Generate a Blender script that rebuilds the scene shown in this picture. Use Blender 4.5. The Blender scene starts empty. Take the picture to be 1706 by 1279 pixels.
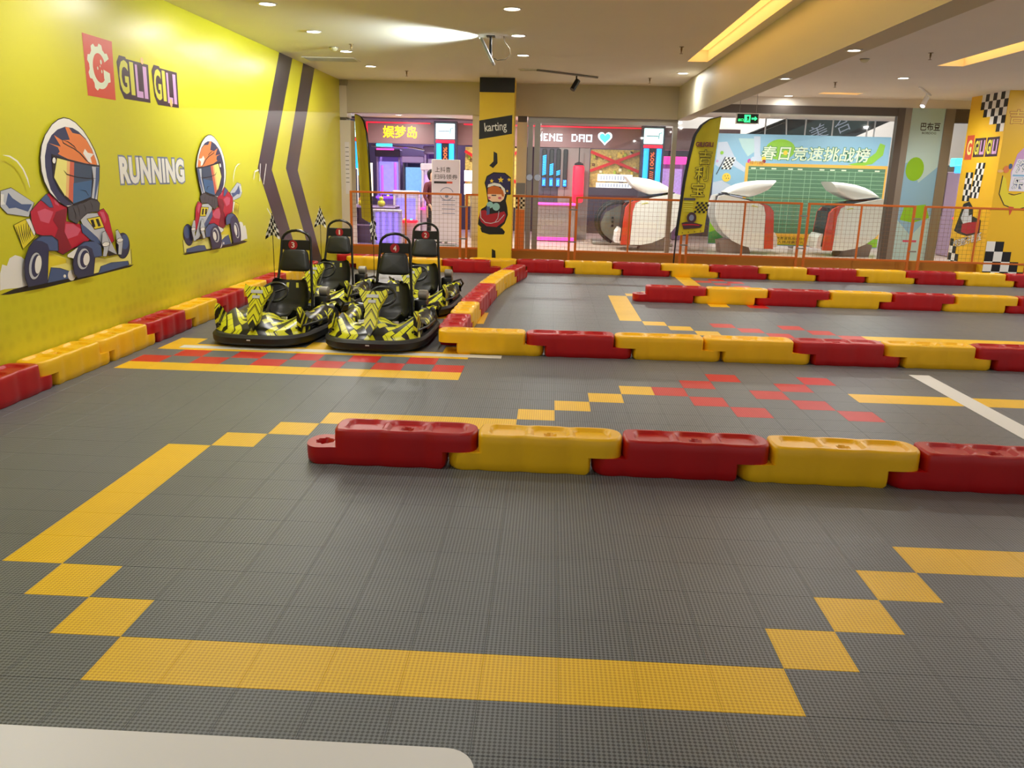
import bpy, bmesh, math, random
from mathutils import Vector, Matrix
from mathutils.geometry import tessellate_polygon

random.seed(7)
SC = bpy.context.scene
COL = SC.collection
PI = math.pi
T = 0.25            # side of one floor tile, metres
ZC = 3.10           # ceiling height
XW = -2.35          # plane of the yellow wall


# ------------------------------------------------------------------ camera
F_PX, CAM_H, CAM_X, CAM_Y = 1368.18, 1.5687, 1.4198, -2.2026
PITCH, YAW, ROLL = 0.250032, 0.0399481, 0.0255923


def camera_axes():
    cp, sp, cy, sy, cr, sr = (math.cos(PITCH), math.sin(PITCH), math.cos(YAW), math.sin(YAW), math.cos(ROLL), math.sin(ROLL))
    B = Matrix(((1, 0, 0), (0, 0, -1), (0, 1, 0)))
    Ry = Matrix(((cy, sy, 0), (-sy, cy, 0), (0, 0, 1)))
    Rp = Matrix(((1, 0, 0), (0, cp, -sp), (0, sp, cp)))
    Rr = Matrix(((cr, -sr, 0), (sr, cr, 0), (0, 0, 1)))
    return Rr @ Rp @ B @ Ry


CR = camera_axes()
cam_data = bpy.data.cameras.new('camera')
cam_data.sensor_fit = 'HORIZONTAL'
cam_data.sensor_width = 36.0
cam_data.lens = F_PX / 1706.0 * 36.0
cam_data.clip_start, cam_data.clip_end = 0.05, 200
cam = bpy.data.objects.new('camera', cam_data)
COL.objects.link(cam)
cam.matrix_world = Matrix((
    (CR[0][0], -CR[1][0], -CR[2][0], CAM_X),
    (CR[0][1], -CR[1][1], -CR[2][1], CAM_Y),
    (CR[0][2], -CR[1][2], -CR[2][2], CAM_H),
    (0, 0, 0, 1)))
SC.camera = cam

# ------------------------------------------------------------------ light and exposure
EXPOSURE = 0.70
DOWNLIGHT_W = 17.0
AMBIENT = 0.34
SC.view_settings.view_transform = 'Standard'
SC.view_settings.look = 'None'
SC.view_settings.gamma = 1.0
SC.view_settings.use_curve_mapping = False
SC.view_settings.exposure = EXPOSURE
try:
    SC.cycles.use_denoising = True
    SC.cycles.max_bounces = 6
    SC.cycles.diffuse_bounces = 4
    SC.cycles.glossy_bounces = 3
    SC.cycles.use_adaptive_sampling = True
    SC.cycles.adaptive_threshold = 0.08
    SC.cycles.adaptive_min_samples = 16
    SC.cycles.transparent_max_bounces = 12
    SC.cycles.caustics_reflective = False
    SC.cycles.caustics_refractive = False
    SC.cycles.sample_clamp_indirect = 6.0
    SC.cycles.use_light_tree = True
except Exception:
    pass
world = bpy.data.worlds.new('mall_ambience')
SC.world = world
world.use_nodes = True
world.node_tree.nodes['Background'].inputs[0].default_value = (0.96, 0.98, 1.0, 1)
world.node_tree.nodes['Background'].inputs[1].default_value = AMBIENT


def lamp(name, kind, loc, energy, color=(1, 1, 1), parent=None, size=0.1, size_y=None, aim=None, spread=None, spot=None, blend=0.5):
    d = bpy.data.lights.new(name, kind)
    d.energy, d.color = energy, color
    if kind == 'AREA':
        d.size = size
        d.shape = 'DISK'
        if size_y:
            d.shape, d.size_y = 'RECTANGLE', size_y
        if spread:
            d.spread = spread
    else:
        d.shadow_soft_size = size
        if kind == 'SPOT':
            d.spot_size, d.spot_blend = spot, blend
    o = bpy.data.objects.new(name, d)
    COL.objects.link(o)
    o.location = loc
    if aim is not None:
        o.rotation_euler = Vector(aim).to_track_quat('-Z', 'Y').to_euler()
    if parent:
        o.parent = parent
    return o


# ------------------------------------------------------------------ materials
def lin(c):
    c = c / 255.0
    return c / 12.92 if c <= 0.04045 else ((c + 0.055) / 1.055) ** 2.4


def rgb(r, g, b):
    return (lin(r), lin(g), lin(b), 1.0)


MATS = {}


def mat(name, col, rough=0.5, metal=0.0, emit=0.0, emit_col=None, spec=0.5, coat=0.0, noise=0.0, nscale=8.0, bump=0.0, bscale=60.0):
    if name in MATS:
        return MATS[name]
    m = bpy.data.materials.new(name)
    m.use_nodes = True
    nt = m.node_tree
    b = nt.nodes['Principled BSDF']
    b.inputs['Base Color'].default_value = col
    b.inputs['Roughness'].default_value = rough
    b.inputs['Metallic'].default_value = metal
    b.inputs['Specular IOR Level'].default_value = spec
    if coat:
        b.inputs['Coat Weight'].default_value = coat
        b.inputs['Coat Roughness'].default_value = 0.08
    if emit:
        b.inputs['Emission Color'].default_value = emit_col or col
        b.inputs['Emission Strength'].default_value = emit
    if noise or bump:
        tc = nt.nodes.new('ShaderNodeTexCoord')
    if noise:
        n = nt.nodes.new('ShaderNodeTexNoise')
        n.inputs['Scale'].default_value = nscale
        n.inputs['Detail'].default_value = 4
        nt.links.new(tc.outputs['Object'], n.inputs['Vector'])
        mx = nt.nodes.new('ShaderNodeMix')
        mx.data_type = 'RGBA'
        mx.inputs[6].default_value = tuple(c * (1 - noise) for c in col[:3]) + (1,)
        mx.inputs[7].default_value = tuple(min(1, c * (1 + noise)) for c in col[:3]) + (1,)
        nt.links.new(n.outputs['Fac'], mx.inputs[0])
        nt.links.new(mx.outputs[2], b.inputs['Base Color'])
    if bump:
        n2 = nt.nodes.new('ShaderNodeTexNoise')
        n2.inputs['Scale'].default_value = bscale
        nt.links.new(tc.outputs['Object'], n2.inputs['Vector'])
        bp = nt.nodes.new('ShaderNodeBump')
        bp.inputs['Strength'].default_value = bump
        bp.inputs['Distance'].default_value = 0.004
        nt.links.new(n2.outputs['Fac'], bp.inputs['Height'])
        nt.links.new(bp.outputs['Normal'], b.inputs['Normal'])
    MATS[name] = m
    return m


def math_node(nt, op, a, b=None, c=None):
    n = nt.nodes.new('ShaderNodeMath')
    n.operation = op
    for i, v in enumerate((a, b, c)):
        if v is None:
            continue
        if isinstance(v, (int, float)):
            n.inputs[i].default_value = v
        else:
            nt.links.new(v, n.inputs[i])
    return n.outputs[0]


def tile_material(name, col, hole, rough=0.42):
    """moulded plastic tile: a fine lattice of small openings between raised bars"""
    m = bpy.data.materials.new(name)
    m.use_nodes = True
    nt = m.node_tree
    b = nt.nodes['Principled BSDF']
    g = nt.nodes.new('ShaderNodeNewGeometry')
    sx = nt.nodes.new('ShaderNodeSeparateXYZ')
    nt.links.new(g.outputs['Position'], sx.inputs[0])
    k = 2 * PI / (T / 8.5)
    a = math_node(nt, 'ADD', sx.outputs[0], sx.outputs[1])
    d = math_node(nt, 'SUBTRACT', sx.outputs[0], sx.outputs[1])
    s1 = math_node(nt, 'SINE', math_node(nt, 'MULTIPLY', a, k))
    s2 = math_node(nt, 'SINE', math_node(nt, 'MULTIPLY', d, k))
    p = math_node(nt, 'MULTIPLY', s1, s2)
    mr = nt.nodes.new('ShaderNodeMapRange')
    mr.inputs[1].default_value, mr.inputs[2].default_value = -0.25, 0.45
    nt.links.new(p, mr.inputs[0])
    nz = nt.nodes.new('ShaderNodeTexNoise')
    nz.inputs['Scale'].default_value = 1.3
    nz.inputs['Detail'].default_value = 6
    nt.links.new(g.outputs['Position'], nz.inputs['Vector'])
    mx = nt.nodes.new('ShaderNodeMix')
    mx.data_type = 'RGBA'
    mx.inputs[6].default_value, mx.inputs[7].default_value = col, hole
    nt.links.new(mr.outputs[0], mx.inputs[0])
    mx2 = nt.nodes.new('ShaderNodeMix')
    mx2.data_type = 'RGBA'
    mx2.blend_type = 'MULTIPLY'
    mx2.inputs[0].default_value = 0.35
    nt.links.new(mx.outputs[2], mx2.inputs[6])
    nt.links.new(nz.outputs['Fac'], mx2.inputs[7])
    mx3 = nt.nodes.new('ShaderNodeMix')
    mx3.data_type = 'RGBA'
    mx3.blend_type = 'MULTIPLY'
    mx3.inputs[0].default_value = 1.0
    mx3.inputs[7].default_value = (1.18, 1.18, 1.18, 1)
    nt.links.new(mx2.outputs[2], mx3.inputs[6])
    nt.links.new(mx3.outputs[2], b.inputs['Base Color'])
    bp = nt.nodes.new('ShaderNodeBump')
    bp.inputs['Strength'].default_value = 0.2
    bp.inputs['Distance'].default_value = 0.002
    bp.invert = True
    nt.links.new(mr.outputs[0], bp.inputs['Height'])
    nt.links.new(bp.outputs['Normal'], b.inputs['Normal'])
    b.inputs['Roughness'].default_value = rough
    b.inputs['Specular IOR Level'].default_value = 0.4
    MATS[name] = m
    return m


def graphics_material(name, seed):
    """racing decal: slanted shards of acid yellow on gloss black"""
    m = bpy.data.materials.new(name)
    m.use_nodes = True
    nt = m.node_tree
    b = nt.nodes['Principled BSDF']
    tc = nt.nodes.new('ShaderNodeTexCoord')
    sx = nt.nodes.new('ShaderNodeSeparateXYZ')
    nt.links.new(tc.outputs['Object'], sx.inputs[0])
    ab = math_node(nt, 'ABSOLUTE', sx.outputs[0])

    def mix3(cx, cy, cz):
        q = math_node(nt, 'ADD', math_node(nt, 'MULTIPLY', ab, cx), math_node(nt, 'MULTIPLY', sx.outputs[1], cy))
        return math_node(nt, 'ADD', q, math_node(nt, 'MULTIPLY', sx.outputs[2], cz))
    cb = nt.nodes.new('ShaderNodeCombineXYZ')
    nt.links.new(math_node(nt, 'ADD', mix3(1.25, 0.95, 0.35), 3.0 + seed), cb.inputs[0])
    nt.links.new(math_node(nt, 'ADD', mix3(-0.62, 0.62, -0.75), 3.0), cb.inputs[1])
    br = nt.nodes.new('ShaderNodeTexBrick')
    br.offset = 0.37
    br.inputs['Color1'].default_value = (0, 0, 0, 1)
    br.inputs['Color2'].default_value = (1, 1, 1, 1)
    br.inputs['Mortar'].default_value = (0, 0, 0, 1)
    br.inputs['Scale'].default_value = 1.0
    br.inputs['Mortar Size'].default_value = 0.003
    br.inputs['Mortar Smooth'].default_value = 0.0
    br.inputs['Brick Width'].default_value = 0.15
    br.inputs['Row Height'].default_value = 0.036
    nt.links.new(cb.outputs[0], br.inputs['Vector'])
    ramp = nt.nodes.new('ShaderNodeValToRGB')
    ramp.color_ramp.interpolation = 'CONSTANT'
    ramp.color_ramp.elements[0].color = rgb(16, 16, 16)
    ramp.color_ramp.elements[1].position = 0.49
    ramp.color_ramp.elements[1].color = rgb(222, 222, 40)
    e = ramp.color_ramp.elements.new(0.93)
    e.color = rgb(120, 118, 60)
    nt.links.new(br.outputs['Color'], ramp.inputs[0])
    nt.links.new(ramp.outputs[0], b.inputs['Base Color'])
    b.inputs['Roughness'].default_value = 0.28
    MATS[name] = m
    return m


def glass_material(name, tint=(0.95, 0.98, 0.97, 1), gloss=0.06):
    m = bpy.data.materials.new(name)
    m.use_nodes = True
    nt = m.node_tree
    nt.nodes.clear()
    out = nt.nodes.new('ShaderNodeOutputMaterial')
    tr = nt.nodes.new('ShaderNodeBsdfTransparent')
    tr.inputs[0].default_value = tint
    gl = nt.nodes.new('ShaderNodeBsdfGlossy')
    gl.inputs['Roughness'].default_value = 0.03
    mx = nt.nodes.new('ShaderNodeMixShader')
    mx.inputs[0].default_value = gloss
    nt.links.new(tr.outputs[0], mx.inputs[1])
    nt.links.new(gl.outputs[0], mx.inputs[2])
    nt.links.new(mx.outputs[0], out.inputs[0])
    MATS[name] = m
    return m


def wall_film_material(name):
    """glossy printed film: yellow with a faint band of olive halftone blotches near the floor"""
    m = bpy.data.materials.new(name)
    m.use_nodes = True
    nt = m.node_tree
    b = nt.nodes['Principled BSDF']
    g = nt.nodes.new('ShaderNodeNewGeometry')
    sx = nt.nodes.new('ShaderNodeSeparateXYZ')
    nt.links.new(g.outputs['Position'], sx.inputs[0])
    vo = nt.nodes.new('ShaderNodeTexVoronoi')
    vo.inputs['Scale'].default_value = 10.0
    vo.inputs['Randomness'].default_value = 0.35
    nt.links.new(g.outputs['Position'], vo.inputs['Vector'])
    dots = nt.nodes.new('ShaderNodeMapRange')
    dots.inputs[1].default_value, dots.inputs[2].default_value = 0.1, 0.55
    dots.inputs[3].default_value, dots.inputs[4].default_value = 1.0, 0.0
    nt.links.new(vo.outputs['Distance'], dots.inputs[0])
    nz = nt.nodes.new('ShaderNodeTexNoise')
    nz.inputs['Scale'].default_value = 1.1
    nt.links.new(g.outputs['Position'], nz.inputs['Vector'])
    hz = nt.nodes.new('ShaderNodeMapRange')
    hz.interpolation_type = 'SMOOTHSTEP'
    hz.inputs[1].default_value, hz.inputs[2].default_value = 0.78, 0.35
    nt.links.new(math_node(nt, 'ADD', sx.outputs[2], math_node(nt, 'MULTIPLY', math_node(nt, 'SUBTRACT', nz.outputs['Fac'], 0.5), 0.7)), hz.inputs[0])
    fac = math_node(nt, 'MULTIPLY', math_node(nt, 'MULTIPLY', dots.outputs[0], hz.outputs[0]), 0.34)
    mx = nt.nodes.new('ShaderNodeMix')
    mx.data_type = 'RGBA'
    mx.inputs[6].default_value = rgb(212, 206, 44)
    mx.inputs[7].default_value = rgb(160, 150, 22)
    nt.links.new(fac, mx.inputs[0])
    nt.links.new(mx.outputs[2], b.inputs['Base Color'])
    b.inputs['Roughness'].default_value = 0.3
    b.inputs['Specular IOR Level'].default_value = 0.5
    MATS[name] = m
    return m


TILE_GREY = tile_material('tile_grey', rgb(124, 128, 133), rgb(70, 73, 76))
TILE_YEL = tile_material('tile_yellow', rgb(254, 210, 44), rgb(226, 170, 20))
TILE_RED = tile_material('tile_red', rgb(222, 46, 40), rgb(176, 26, 24))
FLOOR_BASE = mat('floor_base', rgb(84, 83, 80), 0.8)
CEIL = mat('ceiling_paint', rgb(238, 232, 221), 0.75, noise=0.03, nscale=1.5)
BEAM = mat('beam_paint', rgb(206, 200, 176), 0.55)
WHITE_COL = mat('column_white', rgb(226, 216, 204), 0.5)
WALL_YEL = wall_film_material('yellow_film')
STEEL = mat('brushed_steel', rgb(168, 164, 156), 0.35, 0.7)
FRAME_GREY = mat('frame_grey', rgb(140, 134, 126), 0.4, 0.3)
FRAME_DARK = mat('frame_dark', rgb(98, 90, 84), 0.45, 0.3)
GLASS = glass_material('shop_glass')
BLACK = mat('matte_black', rgb(22, 22, 23), 0.55)
RUBBER = mat('rubber', rgb(18, 18, 18), 0.5)
SEATM = mat('seat_plastic', rgb(20, 22, 21), 0.36)
METAL_BLK = mat('black_tube', rgb(18, 18, 18), 0.3)
CHROME = mat('chrome', rgb(200, 200, 205), 0.18, 0.9)
BAR_RED = mat('barrier_red', rgb(180, 10, 18), 0.36, noise=0.12, nscale=6, bump=0.05)
BAR_YEL = mat('barrier_yellow', rgb(250, 192, 22), 0.36, noise=0.1, nscale=6, bump=0.05)
FENCE = mat('fence_orange', rgb(204, 104, 28), 0.42)
WIRE = mat('fence_wire', rgb(130, 96, 66), 0.5)
BROWN = mat('kerb_brown', rgb(188, 120, 34), 0.45)
WHITE = mat('white_plastic', rgb(238, 236, 232), 0.35)
TABLE = mat('table_white', rgb(250, 246, 244), 0.4)
TAPE = mat('tape_white', rgb(226, 226, 222), 0.5)
GFX = graphics_material('kart_graphics', 1.7)
LIGHT_WHITE = mat('lamp_glow', (1, 1, 1, 1), 0.5, emit=9.0, emit_col=(1.0, 0.92, 0.78, 1))
COVE = mat('cove_glow', rgb(235, 180, 90), 0.6, emit=0.75, emit_col=(1.0, 0.56, 0.14, 1))
PAL = {
    'ink': mat('print_black', rgb(40, 33, 36), 0.35), 'white': mat('print_white', rgb(240, 238, 230), 0.35),
    'pale': mat('print_pale', rgb(196, 200, 206), 0.35), 'steel': mat('print_steel', rgb(76, 96, 140), 0.35),
    'navy': mat('print_navy', rgb(56, 58, 92), 0.35), 'cream': mat('print_cream', rgb(240, 232, 130), 0.35),
    'yellow': mat('print_yellow', rgb(234, 214, 50), 0.35), 'red': mat('print_red', rgb(196, 28, 58), 0.35),
    'pink': mat('print_pink', rgb(214, 90, 118), 0.35), 'maroon': mat('print_maroon', rgb(140, 22, 46), 0.35),
    'glove': mat('print_glove', rgb(80, 78, 84), 0.35), 'orange': mat('print_orange', rgb(232, 132, 70), 0.35),
    'peach': mat('print_peach', rgb(240, 190, 120), 0.35), 'visred': mat('print_visred', rgb(216, 106, 80), 0.35),
    'visor': mat('print_visor', rgb(64, 80, 104), 0.35), 'visor2': mat('print_visor_low', rgb(66, 106, 150), 0.35),
    'logo_red': mat('print_logo_red', rgb(216, 82, 56), 0.35), 'plum': mat('print_plum', rgb(66, 40, 52), 0.35),
    'lilac': mat('print_lilac', rgb(206, 160, 206), 0.35), 'lime': mat('print_lime', rgb(210, 206, 70), 0.35),
    'mint': mat('print_mint', rgb(226, 236, 208), 0.35), 'bluegrey': mat('print_bluegrey', rgb(128, 138, 166), 0.35),
    'stripe': mat('print_stripe', rgb(62, 54, 58), 0.28), 'black': mat('print_jet', rgb(20, 18, 18), 0.4),
    'gold': mat('print_gold', rgb(246, 204, 50), 0.4), 'skin': mat('print_skin', rgb(250, 208, 176), 0.4),
    'hair': mat('print_hair', rgb(206, 106, 36), 0.4), 'hat': mat('print_hat', rgb(44, 34, 84), 0.4),
    'teal': mat('print_teal', rgb(150, 196, 190), 0.4), 'crimson': mat('print_crimson', rgb(170, 22, 40), 0.4),
    'sky': mat('print_sky', rgb(140, 186, 216), 0.45), 'cloud': mat('print_cloud', rgb(196, 206, 226), 0.45),
    'board_green': mat('print_board_green', rgb(78, 122, 86), 0.5), 'leaf': mat('print_leaf', rgb(140, 196, 40), 0.45),
    'board_line': mat('print_board_line', rgb(150, 190, 150), 0.5), 'frame_gold': mat('print_frame_gold', rgb(240, 180, 60), 0.45),
    'forest': mat('print_forest', rgb(54, 130, 70), 0.45), 'magenta': mat('print_magenta', rgb(200, 50, 150), 0.45),
    'aqua': mat('print_aqua', rgb(182, 214, 216), 0.45), 'flag_yellow': mat('flag_fabric', rgb(206, 192, 30), 0.6),
    'ochre': mat('print_ochre', rgb(190, 110, 20), 0.4), 'board_white': mat('print_board_white', rgb(232, 226, 236), 0.45),
}


# ------------------------------------------------------------------ mesh helpers
class MB:
    def __init__(self):
        self.v, self.f, self.m = [], [], []
        self.mi = 0

    def add(self, verts, faces):
        o = len(self.v)
        self.v += [tuple(p) for p in verts]
        self.f += [tuple(i + o for i in f) for f in faces]
        self.m += [self.mi] * len(faces)
        return self

    def box(self, c, s, rot=None):
        hx, hy, hz = s[0] / 2, s[1] / 2, s[2] / 2
        P = [Vector((x, y, z)) for z in (-hz, hz) for y in (-hy, hy) for x in (-hx, hx)]
        if rot is not None:
            P = [rot @ p for p in P]
        P = [p + Vector(c) for p in P]
        return self.add(P, [(0, 2, 3, 1), (4, 5, 7, 6), (0, 1, 5, 4), (2, 6, 7, 3), (0, 4, 6, 2), (1, 3, 7, 5)])

    def bbox(self, x0, x1, y0, y1, z0, z1):
        return self.box(((x0 + x1) / 2, (y0 + y1) / 2, (z0 + z1) / 2), (x1 - x0, y1 - y0, z1 - z0))

    def rbox(self, c, s, r=0.01, seg=2, rot=None):
        """box with rounded edges"""
        bm = bmesh.new()
        bmesh.ops.create_cube(bm, size=1.0)
        for v in bm.verts:
            v.co = Vector((v.co.x * s[0], v.co.y * s[1], v.co.z * s[2]))
        bmesh.ops.bevel(bm, geom=list(bm.edges), offset=min(r, min(s) * 0.49), segments=seg, profile=0.5, affect='EDGES')
        M = rot if rot is not None else Matrix.Identity(3)
        vs = [M @ v.co + Vector(c) for v in bm.verts]
        fs = [[v.index for v in f.verts] for f in bm.faces]
        bm.free()
        return self.add(vs, fs)

    def tube(self, pts, r, n=8, closed=False, caps=True):
        pts = [Vector(p) for p in pts]
        N = len(pts)
        rad = r if isinstance(r, (list, tuple)) else [r] * N
        rings = []
        prev = None
        for i, p in enumerate(pts):
            if closed:
                t = pts[(i + 1) % N] - pts[i - 1]
            else:
                t = pts[min(i + 1, N - 1)] - pts[max(i - 1, 0)]
            t.normalize()
            if prev is None:
                up = Vector((0, 0, 1)) if abs(t.z) < 0.9 else Vector((1, 0, 0))
                a = t.cross(up).normalized()
            else:
                a = (prev - t * prev.dot(t)).normalized()
            prev = a
            b = t.cross(a)
            rings.append([p + (a * math.cos(2 * PI * k / n) + b * math.sin(2 * PI * k / n)) * rad[i] for k in range(n)])
        V = [q for ring in rings for q in ring]
        Fc = []
        for i in range(N if closed else N - 1):
            j = (i + 1) % N
            for k in range(n):
                l = (k + 1) % n
                Fc.append((i * n + k, i * n + l, j * n + l, j * n + k))
        if caps and not closed:
            Fc.append(tuple(reversed(range(n))))
            Fc.append(tuple((N - 1) * n + k for k in range(n)))
        return self.add(V, Fc)

    def cyl(self, p0, p1, r, n=16):
        return self.tube([p0, p1], r, n)

    def lathe(self, prof, axis='Z', c=(0, 0, 0), n=20, close=True):
        V, Fc = [], []
        for r, h in prof:
            for k in range(n):
                a = 2 * PI * k / n
                x, y = r * math.cos(a), r * math.sin(a)
                p = (x, y, h) if axis == 'Z' else ((h, x, y) if axis == 'X' else (x, h, y))
                V.append((p[0] + c[0], p[1] + c[1], p[2] + c[2]))
        for i in range(len(prof) - 1):
            for k in range(n):
                l = (k + 1) % n
                Fc.append((i * n + k, i * n + l, (i + 1) * n + l, (i + 1) * n + k))
        if close:
            Fc.append(tuple(reversed(range(n))))
            Fc.append(tuple((len(prof) - 1) * n + k for k in range(n)))
        return self.add(V, Fc)

    def prism(self, pts, a, b, plane='XZ'):
        """extrude a 2-D outline; plane XZ extrudes along y, XY along z, YZ along x"""
        def P(u, v, w):
            return (u, w, v) if plane == 'XZ' else ((u, v, w) if plane == 'XY' else (w, u, v))
        n = len(pts)
        V = [P(u, v, a) for u, v in pts] + [P(u, v, b) for u, v in pts]
        tri = tessellate_polygon([[Vector((u, v, 0)) for u, v in pts]])
        Fc = [tuple(t) for t in tri] + [tuple(i + n for i in reversed(t)) for t in tri]
        Fc += [(i, (i + 1) % n, n + (i + 1) % n, n + i) for i in range(n)]
        return self.add(V, Fc)

    def grid(self, fn, nu, nv):
        V = [fn(i / nu, j / nv) for j in range(nv + 1) for i in range(nu + 1)]
        Fc = [(j * (nu + 1) + i, j * (nu + 1) + i + 1, (j + 1) * (nu + 1) + i + 1, (j + 1) * (nu + 1) + i) for j in range(nv) for i in range(nu)]
        return self.add(V, Fc)

    def mesh(self, name, mats, smooth=0.0):
        me = bpy.data.meshes.new(name)
        me.from_pydata(self.v, [], self.f)
        for m in (mats if isinstance(mats, (list, tuple)) else [mats]):
            me.materials.append(m)
        me.polygons.foreach_set('material_index', self.m)
        bm = bmesh.new()
        bm.from_mesh(me)
        bmesh.ops.recalc_face_normals(bm, faces=bm.faces)
        if smooth:
            for f in bm.faces:
                f.smooth = True
            for e in bm.edges:
                if len(e.link_faces) == 2 and e.calc_face_angle(0) > smooth:
                    e.smooth = False
        bm.to_mesh(me)
        bm.free()
        me.update()
        return me

    def build(self, name, mats, parent=None, smooth=0.6, loc=None, rot=None):
        o = bpy.data.objects.new(name, self.mesh(name, mats, smooth))
        COL.objects.link(o)
        if parent:
            o.parent = parent
        if loc is not None:
            o.location = loc
        if rot is not None:
            o.rotation_euler = rot
        return o


def tag(o, label=None, cat=None, group=None, kind=None):
    if label:
        o['label'] = label
    if cat:
        o['category'] = cat
    if group:
        o['group'] = group
    if kind:
        o['kind'] = kind
    return o


def thing(name, label, cat, loc=(0, 0, 0), rz=0.0, group=None):
    o = bpy.data.objects.new(name, None)
    o.empty_display_size = 0.1
    COL.objects.link(o)
    o.location = loc
    o.rotation_euler = (0, 0, rz)
    return tag(o, label, cat, group)


def copy_tree(o, parent=None):
    c = o.copy()
    COL.objects.link(c)
    c.parent = parent
    for ch in list(o.children):
        copy_tree(ch, c)
    return c


def struct(name, mb, m, label=None, smooth=0.6):
    return tag(mb.build(name, m, None, smooth), label, None, None, 'structure')


def text_geo(body, bold=0.0, spacing=1.0):
    c = bpy.data.curves.new('lettering', 'FONT')
    c.body = body
    c.size = 1.0
    c.offset = bold
    c.space_character = spacing
    c.resolution_u = 3
    o = bpy.data.objects.new('lettering', c)
    COL.objects.link(o)
    bpy.context.view_layer.update()
    dg = bpy.context.evaluated_depsgraph_get()
    me = bpy.data.meshes.new_from_object(o.evaluated_get(dg))
    V = [(v.co.x, v.co.y) for v in me.vertices]
    Fc = [tuple(p.vertices) for p in me.polygons]
    bpy.data.objects.remove(o)
    bpy.data.curves.remove(c)
    bpy.data.meshes.remove(me)
    return V, Fc


class Print:
    """flat print: layered ink shapes on a surface given by origin O, axes U and V, normal N (all thin and real)"""
    STEP = 0.00025

    def __init__(self, O, U, V, N, start=0.001):
        self.O, self.U, self.V, self.N = Vector(O), Vector(U), Vector(V), Vector(N)
        self.mb, self.mats, self.h = MB(), [], start

    def slot(self, m):
        m = PAL[m] if isinstance(m, str) else m
        if m not in self.mats:
            self.mats.append(m)
        return self.mats.index(m)

    def raw(self, m, pts, faces, lift=True):
        self.mb.mi = self.slot(m)
        self.mb.add([self.O + self.U * u + self.V * v + self.N * self.h for u, v in pts], faces)
        if lift:
            self.h += self.STEP
        return self

    def poly(self, m, pts, lift=True):
        tri = tessellate_polygon([[Vector((u, v, 0)) for u, v in pts]])
        return self.raw(m, pts, [tuple(t) for t in tri], lift)

    def rect(self, m, u0, v0, u1, v1, lift=True):
        return self.raw(m, [(u0, v0), (u1, v0), (u1, v1), (u0, v1)], [(0, 1, 2, 3)], lift)

    def ell(self, m, cu, cv, ru, rv, n=20, a0=0.0, a1=2 * PI, lift=True):
        full = abs(a1 - a0 - 2 * PI) < 1e-6
        pts = [(cu + ru * math.cos(a0 + (a1 - a0) * k / n), cv + rv * math.sin(a0 + (a1 - a0) * k / n)) for k in range(n if full else n + 1)]
        return self.raw(m, pts, [tuple(range(len(pts)))], lift)

    def stroke(self, m, pts, w, lift=True):
        P = [Vector(p) for p in pts]
        L, R = [], []
        for i, p in enumerate(P):
            t = (P[min(i + 1, len(P) - 1)] - P[max(i - 1, 0)]).normalized()
            nrm = Vector((-t.y, t.x)) * w / 2
            L.append(tuple(p + nrm))
            R.append(tuple(p - nrm))
        n = len(P)
        return self.raw(m, L + R, [(i, i + 1, n + i + 1, n + i) for i in range(n - 1)], lift)

    def text(self, m, body, u0, v0, u1, v1, bold=0.02, outline=None, obold=0.06, slant=0.0, rot=0.0, spacing=1.0):
        V, Fc = text_geo(body, bold, spacing)
        xs, ys = [p[0] for p in V], [p[1] for p in V]
        x0, x1, y0, y1 = min(xs), max(xs), min(ys), max(ys)
        cu, cv = (u0 + u1) / 2, (v0 + v1) / 2

        def fit(p):
            a = (p[0] - x0) / (x1 - x0) * (u1 - u0) + u0
            b = (p[1] - y0) / (y1 - y0) * (v1 - v0) + v0
            a += (b - cv) * slant
            a, b = a - cu, b - cv
            return (cu + a * math.cos(rot) - b * math.sin(rot), cv + a * math.sin(rot) + b * math.cos(rot))
        if outline:
            V2, F2 = text_geo(body, obold, spacing)
            self.raw(outline, [fit(p) for p in V2], F2)
            self.h += self.STEP
        return self.raw(m, [fit(p) for p in V], Fc)

    def checker(self, u0, v0, nu, nv, du, dv, slant=0.0, m1='black', m2='white', keep=None):
        for m, par in ((m1, 0), (m2, 1)):
            if m is None:
                continue
            pts, fs = [], []
            for i in range(nu):
                for j in range(nv):
                    if (i + j) % 2 != par or (keep and not keep(i, j)):
                        continue
                    o = len(pts)
                    for a, b in ((0, 0), (1, 0), (1, 1), (0, 1)):
                        v = v0 + (j + b) * dv
                        pts.append((u0 + (i + a) * du + slant * (v - v0), v + 0.0))
                    fs.append((o, o + 1, o + 2, o + 3))
            self.raw(m, pts, fs, False)
        self.h += self.STEP
        return self

    def build(self, name, parent, label=None):
        me = bpy.data.meshes.new(name)
        me.from_pydata(self.mb.v, [], self.mb.f)
        for m in self.mats:
            me.materials.append(m)
        me.polygons.foreach_set('material_index', self.mb.m)
        # turn every face to the viewer's side of the surface
        bm = bmesh.new()
        bm.from_mesh(me)
        bm.normal_update()
        for f in bm.faces:
            if f.normal.dot(self.N) < 0:
                f.normal_flip()
        bm.to_mesh(me)
        bm.free()
        o = bpy.data.objects.new(name, me)
        COL.objects.link(o)
        o.parent = parent
        if label:
            o['label'] = label
        return o

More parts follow.
